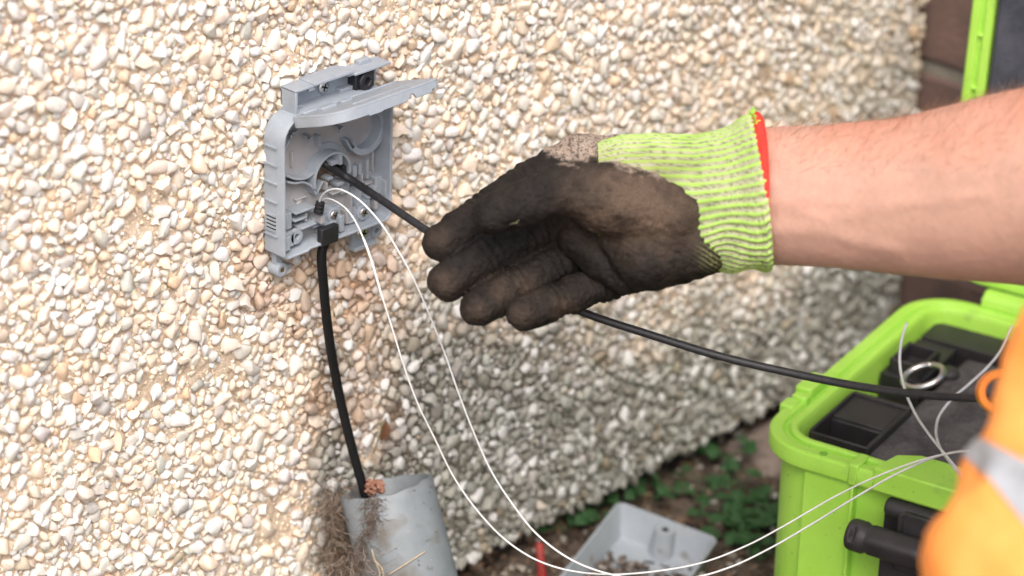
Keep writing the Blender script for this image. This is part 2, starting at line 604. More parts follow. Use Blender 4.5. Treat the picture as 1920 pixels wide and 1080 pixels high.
# round the drip edge and the right arris back into the wall
gy = gy + 0.012 * np.clip(1 - (gz - WALL_Z0) / 0.008, 0, 1) ** 2 + 0.010 * np.clip(1 - (WALL_X1 - gx) / 0.008, 0, 1) ** 2
V = np.stack([gx.ravel(), gy.ravel(), gz.ravel()], -1)
nx_, nz_ = gx.shape
I = np.arange(nx_ * nz_).reshape(nx_, nz_)
Fq = np.stack([I[:-1, :-1].ravel(), I[1:, :-1].ravel(), I[1:, 1:].ravel(), I[:-1, 1:].ravel()], 1)
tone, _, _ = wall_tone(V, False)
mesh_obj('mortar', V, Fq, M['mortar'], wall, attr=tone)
# the rest of the wall, plain render beyond the picture, its thickness, underside and end
w = MB()
w.box(-3.0, -0.42, 0.0052, 0.2, WALL_Z0, 2.4)
w.box(-0.42, WALL_X1, 0.0052, 0.2, 0.2999, 2.4)
w.box(-0.42, WALL_X1 - 0.001, 0.020, 0.2, WALL_Z0 + 0.001, 0.2995)
o = w.build('wall_core', M['mortar'], wall)
a = o.data.color_attributes.new('tone', 'FLOAT_COLOR', 'POINT')
a.data.foreach_set('color', np.tile([0.80, 0.655, 0.505, 1.0], len(o.data.vertices)).astype(np.float32))


# pebble shapes: rounded broken stones
def ico(sub):
    bm = bmesh.new()
    bmesh.ops.create_icosphere(bm, subdivisions=sub, radius=1)
    V = np.array([v.co[:] for v in bm.verts]); Fc = np.array([[v.index for v in f.verts] for f in bm.faces])
    bm.free()
    return V, Fc


def stone_shape(sub, sharp):
    V, Fc = ico(sub)
    k = rng.integers(9, 14)
    N = rng.normal(size=(k, 3)); N /= np.linalg.norm(N, axis=1)[:, None]
    N[:6] = np.array([(1, 0, 0), (-1, 0, 0), (0, -1, 0), (0, 1, 0), (0, 0, 1), (0, 0, -1)]) + rng.normal(0, 0.28, (6, 3))
    N /= np.linalg.norm(N, axis=1)[:, None]
    hh = rng.uniform(0.78, 1.0, k)
    dots = np.clip(V @ N.T, 1e-3, None)
    r = 1 / (np.sum((dots / hh) ** sharp, axis=1) ** (1 / sharp))
    r = r * (0.94 + 0.12 * vnoise(V, 2.3, int(rng.integers(1e6))))
    W = V * r[:, None]
    keep = (W[Fc].mean(1)[:, 1] < 0.45)
    Fc = Fc[keep]
    used = np.unique(Fc); mp = np.full(len(W), -1); mp[used] = np.arange(len(used))
    W = W[used]
    W = W / np.abs(W).max(0)
    return W, mp[Fc]




def chip(npts, bev):
    """a broken stone chip: the hull of a few points with its edges worn"""
    k = np.arange(npts) + 0.5
    ph = np.arccos(1 - 2 * k / npts); th = PI * (1 + 5 ** 0.5) * k
    Q = np.stack([np.cos(th) * np.sin(ph), np.sin(th) * np.sin(ph), np.cos(ph)], -1)
    Q = Q + rng.normal(0, 0.20, Q.shape)
    Q = np.sign(Q) * np.abs(Q) ** 0.8
    bm = bmesh.new()
    for q in Q:
        bm.verts.new(q)
    bmesh.ops.convex_hull(bm, input=bm.verts[:])
    bmesh.ops.delete(bm, geom=[v for v in bm.verts if not v.link_faces], context='VERTS')
    bmesh.ops.dissolve_limit(bm, angle_limit=math.radians(14), verts=bm.verts[:], edges=bm.edges[:])
    if bev:
        bmesh.ops.bevel(bm, geom=bm.edges[:], offset=bev, segments=1, profile=0.5, affect='EDGES', clamp_overlap=True)
    bmesh.ops.triangulate(bm, faces=bm.faces[:])
    bmesh.ops.recalc_face_normals(bm, faces=bm.faces[:])
    bm.verts.index_update()
    W = np.array([v.co[:] for v in bm.verts]); Fc = np.array([[v.index for v in f.verts] for f in bm.faces]); bm.free()
    keep = W[Fc].mean(1)[:, 1] < 0.6
    Fc = Fc[keep]; used = np.unique(Fc); mp = np.full(len(W), -1); mp[used] = np.arange(len(used)); W = W[used]
    return W / np.abs(W).max(0), mp[Fc]


SH = [chip(int(rng.integers(12, 20)), rng.uniform(0.10, 0.18)) for _ in range(11)] + [stone_shape(2, rng.uniform(10, 34)) for _ in range(5)]
LO = [chip(int(rng.integers(9, 12)), 0) for _ in range(8)]

# scatter: largest first, no two too close; smaller stones fill the gaps
cell = 0.012
grid = {}
stones = []


def inside_zone(x, z):
    # region the photograph and a step to its sides can see
    return -0.36 < x < WALL_X1 - 0.001 and WALL_Z0 + 0.001 < z < 0.26


def try_put(x, z, r, gap):
    ci, cj = int(x // cell), int(z // cell)
    for i in range(ci - 1, ci + 2):
        for j in range(cj - 1, cj + 2):
            for (sx, sz, sr) in grid.get((i, j), ()):
                if (sx - x) ** 2 + (sz - z) ** 2 < ((sr + r) * gap) ** 2:
                    return False
    grid.setdefault((ci, cj), []).append((x, z, r))
    stones.append((x, z, r))
    return True


cand = rng.random((290000, 3))
ptr = 0
for r0, r1, gap, tries in ((0.0042, 0.0058, 1.0, 5200), (0.0030, 0.0042, 0.79, 42000), (0.0020, 0.0031, 0.76, 95000), (0.0011, 0.0019, 0.80, 140000)):
    for _ in range(tries):
        u = cand[ptr]; ptr += 1
        x = -0.36 + u[0] * (WALL_X1 + 0.36); z = WALL_Z0 + u[1] * (0.26 - WALL_Z0)
        if not inside_zone(x, z):
            continue
        if math.hypot(x - HOLE[0], z - HOLE[1]) < 0.012:
            continue
        try_put(x, z, r0 + (r1 - r0) * u[2], gap)
ST = np.array(stones)
SP = np.stack([ST[:, 0], 0 * ST[:, 0], ST[:, 1]], -1)
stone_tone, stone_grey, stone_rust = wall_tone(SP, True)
n = len(ST)
bald = fbm(SP, 22, 2, 77)                       # patches where mortar shows
keep = (bald + rng.normal(0, 0.05, n) > 0.07 + 0.10 * (1 - stone_grey)) | (ST[:, 2] > 0.0042)
ST, SP, stone_tone, stone_grey, stone_rust = ST[keep], SP[keep], stone_tone[keep], stone_grey[keep], stone_rust[keep]
n = len(ST)
val = rng.normal(1.0, 0.10, n)
white = rng.random(n) < 0.26
wcol = np.array([0.745, 0.735, 0.71])
mixw = np.where(white, rng.uniform(0.4, 0.95, n), 0)[:, None]
stone_tone = stone_tone * val[:, None] * (1 + rng.normal(0, 0.016, (n, 3)))
stone_tone = stone_tone * (1 - mixw) + wcol * mixw
coat = np.where(rng.random(n) < 0.52, rng.uniform(0.25, 0.85, n), 0.0)[:, None]     # stones still skinned with mortar
coat = coat * (1 - mixw)
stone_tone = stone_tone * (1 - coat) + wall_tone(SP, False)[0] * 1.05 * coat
brown = rng.random(n) < 0.045
stone_tone = np.where(brown[:, None], stone_tone * np.array([0.88, 0.77, 0.66]), stone_tone)
stone_tone = np.clip(stone_tone, 0.03, 0.86)
qpx = proj(SP)
invis = (qpx[:, 0] < -30) | (qpx[:, 0] > 1950) | (qpx[:, 1] < -30) | (qpx[:, 1] > 1110)
my = mortar_y(ST[:, 0], ST[:, 1])
dist = np.linalg.norm(SP - CAM, axis=1)
show = ST[:, 2] / dist * np.where(invis, 0, 1)
# stones hidden by the box, the hand or the toolbox are not among the ones kept apart
hid = ((qpx[:, 0] > 495) & (qpx[:, 0] < 740) & (qpx[:, 1] > 130) & (qpx[:, 1] < 480)) | \
      ((qpx[:, 0] > 790) & (qpx[:, 1] > 250) & (qpx[:, 1] < 620)) | ((qpx[:, 0] > 1440) & (qpx[:, 1] > 560))
order = np.argsort(-np.where(hid, 0, show))
single = set(order[:300].tolist())
bv, bf, bt, nb = [], [], [], 0
hi_mesh = []
for k, (W, Fc) in enumerate(SH):
    me = bpy.data.meshes.new('pebble')
    me.from_pydata([tuple(p) for p in W], [], [tuple(int(i) for i in f) for f in Fc])
    me.materials.append(M['pebble']); me.set_sharp_from_angle(angle=math.radians(42))
    hi_mesh.append(me)
peb_obj = []
for i in range(n):
    x, z, r = ST[i]
    sa = r * rng.uniform(0.95, 1.38); sb = r * rng.uniform(0.76, 1.0); sc = r * rng.uniform(0.60, 0.95)
    th = rng.uniform(0, PI); tl = rng.normal(0, 0.22); t2 = rng.normal(0, 0.22)
    y = my[i] - sc * rng.uniform(-0.25, 0.42)
    Rm = Matrix.Rotation(th, 3, 'Y') @ Matrix.Rotation(tl, 3, 'X') @ Matrix.Rotation(t2, 3, 'Z')
    if i in single:
        o = bpy.data.objects.new('pebble', hi_mesh[int(rng.integers(len(hi_mesh)))])
        COL.objects.link(o)
        o.parent = wall
        o.matrix_local = Matrix.Translation(Vector((x, y, z)) - Vector(WLOC[wall])) @ Rm.to_4x4() @ Matrix.Diagonal((sa, sc, sb, 1))
        o.color = (*stone_tone[i], 1)
        peb_obj.append(o)
        continue
    W, Fc = (LO if (invis[i] or r < 0.0019) else SH)[int(rng.integers(8 if (invis[i] or r < 0.0019) else 16))]
    Q = (W * np.array([sa, sc, sb])) @ np.array(Rm).T + np.array([x, y, z])
    bv.append(Q); bf.append(Fc + nb); nb += len(Q)
    bt.append(np.tile(stone_tone[i], (len(Q), 1)))
for i in range(30000):
    x = rng.uniform(-0.36, WALL_X1 - 0.002); z = rng.uniform(WALL_Z0 + 0.002, 0.26)
    if math.hypot(x - HOLE[0], z - HOLE[1]) < 0.0125: continue
    bt.append((x, z))
grit = np.array([g_ for g_ in bt if isinstance(g_, tuple)]); bt = [g_ for g_ in bt if not isinstance(g_, tuple)]
gq = proj(np.stack([grit[:, 0], 0 * grit[:, 0], grit[:, 1]], -1))
grit = grit[(gq[:, 0] > -20) & (gq[:, 0] < 1940) & (gq[:, 1] > -20) & (gq[:, 1] < 1100)]
gP = np.stack([grit[:, 0], 0 * grit[:, 0], grit[:, 1]], -1)
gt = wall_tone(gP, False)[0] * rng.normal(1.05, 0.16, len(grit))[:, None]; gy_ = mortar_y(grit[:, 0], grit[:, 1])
for i in range(len(grit)):
    W, Fc = LO[i % 8]; s = 0.0005 + 0.0011 * rng.random() ** 2
    Rm = np.array(Matrix.Rotation(rng.uniform(0, PI), 3, 'Y') @ Matrix.Rotation(rng.normal(0, 0.4), 3, 'X'))
    Q = (W * np.array([s * rng.uniform(1, 1.6), s * 0.8, s])) @ Rm.T + np.array([grit[i, 0], gy_[i] - s * 0.15, grit[i, 1]])
    bv.append(Q); bf.append(Fc + nb); nb += len(Q); bt.append(np.tile(np.clip(gt[i], 0.02, 0.85), (len(Q), 1)))
# cheaper chips on the wall beyond the picture's edges
cs = 0.0066
for ix in range(int((WALL_X1 + 1.1) / cs)):
    for iz in range(int((0.62 - WALL_Z0) / cs)):
        x = -1.1 + (ix + rng.uniform(0.05, 0.95)) * cs; z = WALL_Z0 + (iz + rng.uniform(0.1, 0.95)) * cs
        if (-0.358 < x and z < 0.258) or x > WALL_X1 - 0.003 or rng.random() < 0.12:
            continue
        W, Fc = LO[int(rng.integers(8))]; s_ = rng.uniform(0.0022, 0.0047); an = rng.uniform(0, PI)
        Q = W * np.array([s_ * 1.25, s_ * 0.8, s_]); ca, sa_ = math.cos(an), math.sin(an)
        Q = np.stack([Q[:, 0] * ca - Q[:, 2] * sa_ + x, Q[:, 1] + 0.0035 - s_ * rng.uniform(0, 0.3), Q[:, 0] * sa_ + Q[:, 2] * ca + z], -1)
        bv.append(Q); bf.append(Fc + nb); nb += len(Q)
        t_ = np.array((0.655, 0.615, 0.555) if rng.random() < 0.6 else (0.74, 0.70, 0.64)) * rng.normal(1, 0.1)
        bt.append(np.tile(np.clip(t_, 0.1, 0.86), (len(Q), 1)))
mesh_obj('pebble_dash', np.concatenate(bv), np.concatenate(bf), M['pebble_mass'], wall, attr=np.concatenate(bt), kind='stuff', angle=42)
print('pebbles', n, 'tris', sum(len(f) for f in bf))

# plinth set back under the render
pl = MB(); pl.box(-3.0, WALL_X1 - 0.02, 0.034, 0.2, GZ - 0.15, WALL_Z0 + 0.002)
pl.build('plinth', mat('plinth', (0.09, 0.085, 0.08), (0.14, 0.13, 0.12), 40, 0.95, bump=0.001, bscale=300), wall)

# ------------------------------------------------------------------ brick pier at the far end
pier = empty('brick_pier', (0.72, -0.12, GZ), 'red brown brick pier standing at the far end of the pebbledash wall', 'brick wall')
pm = MB(); pm.box(0.6035, 0.82, -0.296, 0.2, GZ - 0.1, 1.35)
pm.build('mortar', M['brick_mortar'], pier)
bme = None
row = 0
z = 0.0
zb = -0.0855 + 0.0  # a bed joint is seen at this height
for row in range(-4, 18):
    z0 = -0.085 + row * 0.075
    if z0 < GZ - 0.03: continue
    y = -0.302
    k = 0
    while y < 0.19:
        Ln = 0.1025 if (row % 2) else 0.215
        if (row % 2 == 0) and k == 0 and False: Ln = 0.1025
        y1 = min(y + Ln, 0.2)
        if y1 - y > 0.02:
            q = MB(); j = rng.uniform(-0.001, 0.001)
            q.box(0.6 + j, 0.826, y, y1, z0, z0 + 0.065)
            o = q.build('brick', M['brick'], pier, bev=0.003)
        y = y1 + 0.010; k += 1

# ------------------------------------------------------------------ ground
mesh_obj('ground', [(-40, -40, GZ - 0.012), (40, -40, GZ - 0.012), (40, 40, GZ - 0.012), (-40, 40, GZ - 0.012)], [(0, 1, 2, 3)], M['ground'], kind='structure')
xs = np.arange(-0.3, 0.75, 0.003); ys = np.arange(-0.7, 0.05, 0.003)
gx, gy = np.meshgrid(xs, ys, indexing='ij')
P3 = np.stack([gx.ravel(), gy.ravel(), 0 * gx.ravel()], -1)
hz = GZ + (fbm(P3, 18, 4, 31) - 0.5) * 0.012 + (fbm(P3, 120, 3, 33) - 0.5) * 0.006
V = P3.copy(); V[:, 2] = hz - 0.02 * sstep(np.maximum(np.abs(gx.ravel() - 0.22) / 0.525, np.abs(gy.ravel() + 0.325) / 0.375), 0.9, 1.0)
nx_, ny_ = gx.shape
I = np.arange(nx_ * ny_).reshape(nx_, ny_)
Fq = np.stack([I[:-1, :-1].ravel(), I[1:, :-1].ravel(), I[1:, 1:].ravel(), I[:-1, 1:].ravel()], 1)
mixn = sstep(fbm(P3, 11, 4, 41), 0.35, 0.65)[:, None]
tn = np.array([[0.065, 0.050, 0.038]]) * (1 - mixn) + np.array([[0.185, 0.142, 0.110]]) * mixn
mesh_obj('soil', V, Fq, M['soil'], attr=tn, kind='structure')


def ground_z(x, y):
    p = np.array([[x, y, 0.0]])
    return float(GZ + (fbm(p, 18, 4, 31)[0] - 0.5) * 0.012 + (fbm(p, 120, 3, 33)[0] - 0.5) * 0.006)


# worn paving slabs: pinkish brown, sunk in the soil beside the toolbox
slab_mat = mat('paving_slab', (0.18, 0.135, 0.112), (0.29, 0.225, 0.19), 25, 0.92, bump=0.0015, bscale=260,
               spots=[((0.09, 0.065, 0.05), 40, 0.56, 0.15)])
pav = empty('paving', (0.5, -0.1, GZ - 0.01), 'worn pinkish brown paving slabs along the foot of the wall', 'paving')
for (x0, x1, y0, y1) in ((0.395, 0.52, -0.085, 0.018), (0.53, 0.70, -0.085, 0.018), (0.36, 0.50, -0.20, -0.095), (0.51, 0.70, -0.20, -0.095)):
    V = []
    nxs, nys = 14, 12
    for i in range(nxs):
        for j in range(nys):
            x = x0 + (x1 - x0) * i / (nxs - 1); y = y0 + (y1 - y0) * j / (nys - 1)
            e = min(i, nxs - 1 - i, j, nys - 1 - j)
            V.append((x, y, GZ + 0.004 + 0.004 * float(vnoise(np.array([[x, y, 0]]), 60, 3)[0]) - (0.014 if e == 0 else 0)))
    Fc = [(i * nys + j, (i + 1) * nys + j, (i + 1) * nys + j + 1, i * nys + j + 1) for i in range(nxs - 1) for j in range(nys - 1)]
    mesh_obj('slab', V, Fc, slab_mat, pav)

# loose stones and litter on the soil
lv, lf, lt, nb = [], [], [], 0
for i in range(4200):
    if i < 3400:
        x = rng.uniform(0.02, 0.62); y = rng.uniform(-0.20, 0.03)
    else:
        x = rng.uniform(-0.1, 0.7); y = rng.uniform(-0.6, 0.03)
    W, Fc = LO[int(rng.integers(8))]
    s = rng.uniform(0.0009, 0.0028) * (1.7 if rng.random() < 0.06 else 1)
    Rm = Matrix.Rotation(rng.uniform(0, 6), 3, 'Z') @ Matrix.Rotation(rng.normal(PI / 2, 0.4), 3, 'X')
    el = rng.uniform(1, 2.2)
    Q = (W * np.array([s * el, s, s])) @ np.array(Rm).T + np.array([x, y, ground_z(x, y) + s * 0.4])
    c = random.choice([(0.12, 0.08, 0.055), (0.19, 0.13, 0.09), (0.28, 0.21, 0.15), (0.07, 0.05, 0.04), (0.42, 0.37, 0.31), (0.23, 0.15, 0.10), (0.05, 0.045, 0.035), (0.15, 0.12, 0.09)])
    if rng.random() < 0.05: c = (0.6, 0.57, 0.5)
    lv.append(Q); lf.append(Fc + nb); nb += len(Q); lt.append(np.tile(c, (len(Q), 1)))
o = mesh_obj('grit', np.concatenate(lv), np.concatenate(lf), M['litter'], attr=np.concatenate(lt), kind='stuff')
tag(o, 'scattered small stones, grit and soil crumbs along the foot of the wall', 'grit')

# ------------------------------------------------------------------ fibre optic wall box
BX = np.array([-0.009, -0.001, 0.01])
box = empty('wall_box', BX, 'open pale grey plastic fibre termination box screwed to the pebbledash wall, its flap lifted', 'junction box')
MM = 0.001
loc = lambda p: (p[0] * MM, -p[1] * MM, p[2] * MM)      # (x, depth out of the wall, z) in mm


def arcpts(cx, cz, r, a0, a1, n=8):
    return [(cx + r * math.cos(math.radians(a0 + (a1 - a0) * k / n)), cz + r * math.sin(math.radians(a0 + (a1 - a0) * k / n))) for k in range(n + 1)]


outer = [(-49.5, -32.6), (-33, -32.6), (-31.5, -31.6), (14, -32.4)] + arcpts(29, -27.4, 5, -90, 0, 5) + arcpts(28, 44.5, 6, 0, 85, 5) + \
        [(10, 52.4), (-12, 53.0), (-31, 52.6)] + arcpts(-38.0, 38.4, 14, 92, 180, 9) + [(-52, -30)]


def inset(poly, d):
    n = len(poly); out = []
    for i in range(n):
        p0, p1, p2 = np.array(poly[i - 1]), np.array(poly[i]), np.array(poly[(i + 1) % n])
        e1 = (p1 - p0) / np.linalg.norm(p1 - p0); e2 = (p2 - p1) / np.linalg.norm(p2 - p1)
        n1 = np.array([-e1[1], e1[0]]); n2 = np.array([-e2[1], e2[0]])
        b = n1 + n2; b = b / max(b @ b, 0.3) * 2
        out.append(tuple(p1 + b * d))
    return out


inner = inset(outer, 1.7)
b = MB(loc)
nO = len(outer)
rings = [[(x, 0.5, z) for x, z in outer], [(x, 16.0, z) for x, z in outer], [(x, 16.6, z) for x, z in inset(outer, 0.4)],
         [(x, 16.6, z) for x, z in inset(outer, 1.2)], [(x, 16.0, z) for x, z in inner], [(x, 2.2, z) for x, z in inner]]
b.loft(rings, True, False)
# ribs on the left cheek
for (px, py) in ((515, 277), (515, 310), (515, 344), (515, 379), (515, 442)):
    d = ray(px, py); t = (-0.052 - CAM[0]) / d[0]; zz = (CAM + d * t)[2] * 1000
    b.box(-53.2, -51.5, 1.5, 11.5, zz - 0.45, zz + 0.45)
zl = []
for py in (404, 411, 418, 425, 432):
    d = ray(513, py); t = (-0.052 - CAM[0]) / d[0]; zl.append((CAM + d * t)[2] * 1000)
for zz in zl:
    b.box(-52.9, -51.5, 2.0, 10.0, zz - 0.55, zz + 0.55)
b.build('housing', M['grey_plastic'], box, angle=35)
vs = MB(loc)  # dark plates between the louvres, standing in for shade in the open gaps
for z1, z2 in zip(zl[:-1], zl[1:]):
    vs.box(-52.25, -51.9, 2.2, 9.8, min(z1, z2) + 0.58, max(z1, z2) - 0.58)
vs.build('vent_slot_shade', M['hole_shade'], box)

# back plate with the cable hole
bm = bmesh.new()
hole = arcpts(-8.5, 4.0, 11.0, 0, 360, 28)[:-1]
for pl_ in (inset(outer, 1.6), hole):
    vs_ = [bm.verts.new(Vector(loc((x, 2.4, z))) - Vector(WLOC[box])) for x, z in pl_]
    for i in range(len(vs_)):
        bm.edges.new((vs_[i], vs_[(i + 1) % len(vs_)]))
bmesh.ops.triangle_fill(bm, edges=bm.edges[:], use_beauty=True)
bmesh.ops.recalc_face_normals(bm, faces=bm.faces)
ext = bmesh.ops.extrude_face_region(bm, geom=bm.faces[:])
bmesh.ops.translate(bm, vec=(0, 0.0016, 0), verts=[g for g in ext['geom'] if isinstance(g, bmesh.types.BMVert)])
bmesh.ops.recalc_face_normals(bm, faces=bm.faces)
me = bpy.data.meshes.new('back_plate'); bm.to_mesh(me); bm.free()
me.materials.append(M['grey_inner'])
o = bpy.data.objects.new('back_plate', me); COL.objects.link(o); o.parent = box; WLOC[o] = WLOC[box]


def arc_wall(mb, cx, cz, r0, r1, a0, a1, d0, d1, n=22):
    rings = []
    for k in range(n + 1):
        a = math.radians(a0 + (a1 - a0) * k / n); c, s_ = math.cos(a), math.sin(a)
        rings.append([(cx + r0 * c, d0, cz + r0 * s_), (cx + r1 * c, d0, cz + r1 * s_), (cx + r1 * c, d1, cz + r1 * s_), (cx + r0 * c, d1, cz + r0 * s_)])
    mb.loft(rings, True, True)


def strip(mb, pts, th, d0, d1):
    """a thin upright rib following 2-D points"""
    pts = spline([(p[0], p[1], 0) for p in pts], 6)
    rings = []
    for i, p in enumerate(pts):
        t = pts[min(i + 1, len(pts) - 1)] - pts[max(i - 1, 0)]; t /= np.linalg.norm(t)
        nrm = np.array([-t[1], t[0], 0]) * th / 2
        a, c = p + nrm, p - nrm
        rings.append([(a[0], d0, a[1]), (c[0], d0, c[1]), (c[0], d1, c[1]), (a[0], d1, a[1])])
    mb.loft(rings, True, True)


def wmm(px, py, d):
    p = onwall(px, py, d * 0.001) * 1000
    return (p[0], p[2])


g = MB(loc)
arc_wall(g, -8.5, 5.5, 13.2, 14.8, -8, 196, 2.3, 11.0)
arc_wall(g, -8.5, 5.5, 13.0, 18.5, 10, 100, 2.3, 3.6)
g.build('cable_spool', M['grey_plastic'], box, bev=0.0003)
g = MB(loc)
arc_wall(g, 19.5, 26.0, 11.3, 12.2, -165, 80, 2.3, 10.0)
arc_wall(g, 19.5, 26.0, 11.4, 15.0, -140, 70, 9.0, 10.2)
arc_wall(g, 19.5, 26.0, 13.9, 15.0, -140, 70, 7.6, 9.1)
for a in (-28, -20, -12, -4, 4):
    c, s_ = math.cos(math.radians(a)), math.sin(math.radians(a))
    strip(g, [(19.5 + 12.3 * c, 26 + 12.3 * s_), (19.5 + 13.3 * c, 26 + 13.3 * s_), (19.5 + 14.3 * c, 26 + 14.3 * s_)], 0.7, 10.0, 10.7)
g.prism([(33, 14), (28.8, 17.5), (30.5, 19.5)], lambda x, z: (x, 3, z), lambda x, z: (x, 9.5, z))
g.build('fibre_guide', M['grey_plastic'], box, bev=0.0002)
g = MB(loc)
strip(g, [wmm(*p, 9) for p in ((537, 329), (553, 335), (574, 333), (590, 322))], 1.3, 2.3, 10.0)
strip(g, [wmm(*p, 8) for p in ((538, 341), (552, 343), (567, 341), (583, 349), (592, 364))], 1.3, 2.3, 9.0)
strip(g, [wmm(*p, 6) for p in ((535, 282), (545, 262), (560, 244))], 1.0, 2.3, 6.0)
strip(g, [wmm(*p, 7) for p in ((592, 364), (598, 352), (604, 340))], 1.2, 2.3, 8.0)
strip(g, [wmm(*p, 7) for p in ((600, 255), (601, 275))], 1.6, 2.3, 7.0)
strip(g, [wmm(*p, 7) for p in ((648, 262), (655, 275), (662, 285))], 1.5, 2.3, 8.0)
for px, py in ((549, 250), (582, 258), (640, 240)):
    x, z = wmm(px, py, 9)
    g.box(x - 1.6, x + 1.6, 2.3, 9.5, z - 0.6, z + 0.6)
    g.box(x - 1.6, x - 0.6, 8.2, 9.5, z - 3.0, z + 0.6)
g.build('guide_rib', M['grey_plastic'], box, bev=0.0002)
# comb of small lugs right of the hole
g = MB(loc)
for (px, py, wd, hh, d) in ((628, 305, 5, 3, 10), (640, 300, 2.2, 6, 12), (652, 315, 4, 2.5, 9), (666, 322, 3, 7, 8), (640, 345, 6, 2.0, 9),
                            (655, 330, 2, 6, 10), (648, 352, 7, 7, 6), (676, 318, 2, 7, 7), (690, 318, 2, 12, 6), (620, 335, 4, 2, 8), (672, 345, 5, 2, 10)):
    x, z = wmm(px, py, d)
    g = MB(loc)
    g.box(x - wd / 2, x + wd / 2, 2.3, d, z - hh / 2, z + hh / 2)
    g.build('retaining_lug', M['grey_plastic'], box, bev=0.0003)
g = MB(loc)
x, z = wmm(643, 320, 9)
g.box(x - 1.2, x + 1.2, 3, 11, z - 4.0, z + 3.5)
g.build('rubber_insert', M['black_plastic'], box, bev=0.0003)


def screw(parent, x, d, z, r, name='screw'):
    s_ = MB(loc)
    s_.lathe((x, d, z), (0, 1, 0), [(r * 0.55, -1.5), (r * 0.98, 0), (r, 0.5), (r * 0.9, 1.1), (r * 0.55, 1.55), (0.01, 1.7)], 22)
    o = s_.build(name, M['steel'], parent, angle=60)
    c = MB(loc)
    for a in (0.4, 0.4 + PI / 2):
        m_ = Matrix.Translation((x, d + 1.45, z)) @ Matrix.Rotation(a, 4, 'Y')
        c.box(-r * 0.58, r * 0.58, -0.35, 0.36, -r * 0.13, r * 0.13, m_)
    c.build('cross_recess', M['hole_shade'], o)
    return o


# cable clamps along the bottom
for (px, py, x0, x1, z0, z1, d) in ((628, 404, -14, 6.5, -5.5, 4.5, 10.5), (683, 399, -9, 7, -7, 7, 10.5)):
    cx, cz = wmm(px, py, d)
    c = MB(loc)
    c.box(cx + x0, cx + x1, 2.3, 7.0, cz + z0, cz + z1 - 3)
    c.box(cx + x0 + 5, cx + x1 - 0.6, 2.5, 9.0, cz + z0 + 1, cz + z1 - 0.5)
    c.lathe((cx, 2.5, cz), (0, 1, 0), [(5.0, 0), (5.0, 7.4), (4.5, 8.0)], 24)
    c.box(cx + x0 - 2, cx + x0 + 6, 2.5, 8.2, cz + z0 + 3.0, cz + z0 + 6.2)
    o = c.build('cable_clamp', M['grey_plastic'], box, bev=0.0004)
    screw(o, cx, 9.6, cz, 3.4)
# shelves and posts at the bottom left
g = MB(loc)
for (px0, px1, py, d) in ((555, 592, 402, 11), (553, 576, 416, 10), (566, 594, 430, 12.5), (612, 632, 424, 12), (690, 716, 372, 9)):
    x0, z = wmm(px0, py, d); x1, _ = wmm(px1, py - 8, d)
    g = MB(loc)
    g.box(x0, x1, 2.3, d, z - 0.7, z + 0.7)
    g.build('shelf', M['grey_plastic'], box, bev=0.0004)
for (px, py, wd, hh, d) in ((542, 415, 4.5, 10, 10), (540, 458, 4, 8.5, 14.0), (642, 420, 3.6, 10, 14.0), (712, 350, 6.5, 13, 9), (728, 352, 4.5, 10, 13), (705, 358, 3, 6, 11),
                            (700, 404, 12, 4, 5), (668, 365, 9, 13, 5)):
    x, z = wmm(px, py, d)
    g = MB(loc)
    g.box(x - wd / 2, x + wd / 2, 2.3, d, z - hh / 2, z + hh / 2)
    g.build('bracket', M['grey_plastic'], box, bev=0.0005)
g = MB(loc)
for (px, py, wd, hh, d) in ((606, 412, 3, 5, 13), (575, 408, 1.2, 5, 9), (618, 440, 5, 2, 13), (652, 408, 2, 8, 9), (660, 385, 1.2, 12, 8), (664, 415, 8, 1.2, 9), (706, 385, 2.5, 5, 9),
                            (722, 372, 1.2, 8, 10), (690, 345, 8, 1.2, 8), (680, 335, 1.2, 6, 8), (632, 362, 7, 1.2, 8), (614, 350, 1.2, 5, 9), (700, 300, 1.2, 14, 5), (566, 372, 9, 1.0, 5), (549, 300, 1.0, 9, 5)):
    x, z = wmm(px, py, d)
    g = MB(loc)
    g.box(x - wd / 2, x + wd / 2, 2.3, d, z - hh / 2, z + hh / 2)
    g.build('fibre_clip', M['grey_inner'], box, bev=0.0003)
x, z = wmm(557, 444, 11)
g = MB(loc)
arc_wall(g, x, z, 1.7, 4.8, 0, 359.9, 8.5, 11.0, 24)
g.box(x - 9, x - 2.4, 8.5, 11.0, z - 4.8, z + 4.4)
g.build('pivot_tab', M['grey_plastic'], box, bev=0.0003)
# cable entry grommet and gland sleeve
g = MB(loc); g.box(-23.4, -9.8, 13.0, 17.4, -32.6, -21.6)
g.build('cable_grommet', M['black_plastic'], box, bev=0.0008)
g = MB(loc); x, z = wmm(597, 388, 12)
g.lathe((x, 12, z - 3.5), (0.1, 0.15, 1), [(2.9, 0), (2.9, 2.2), (2.5, 2.5), (2.8, 2.9), (2.8, 4.6), (2.4, 4.9), (2.7, 5.3), (2.7, 6.6), (1.2, 6.9)], 18)
g.build('gland_sleeve', M['black_plastic'], box)
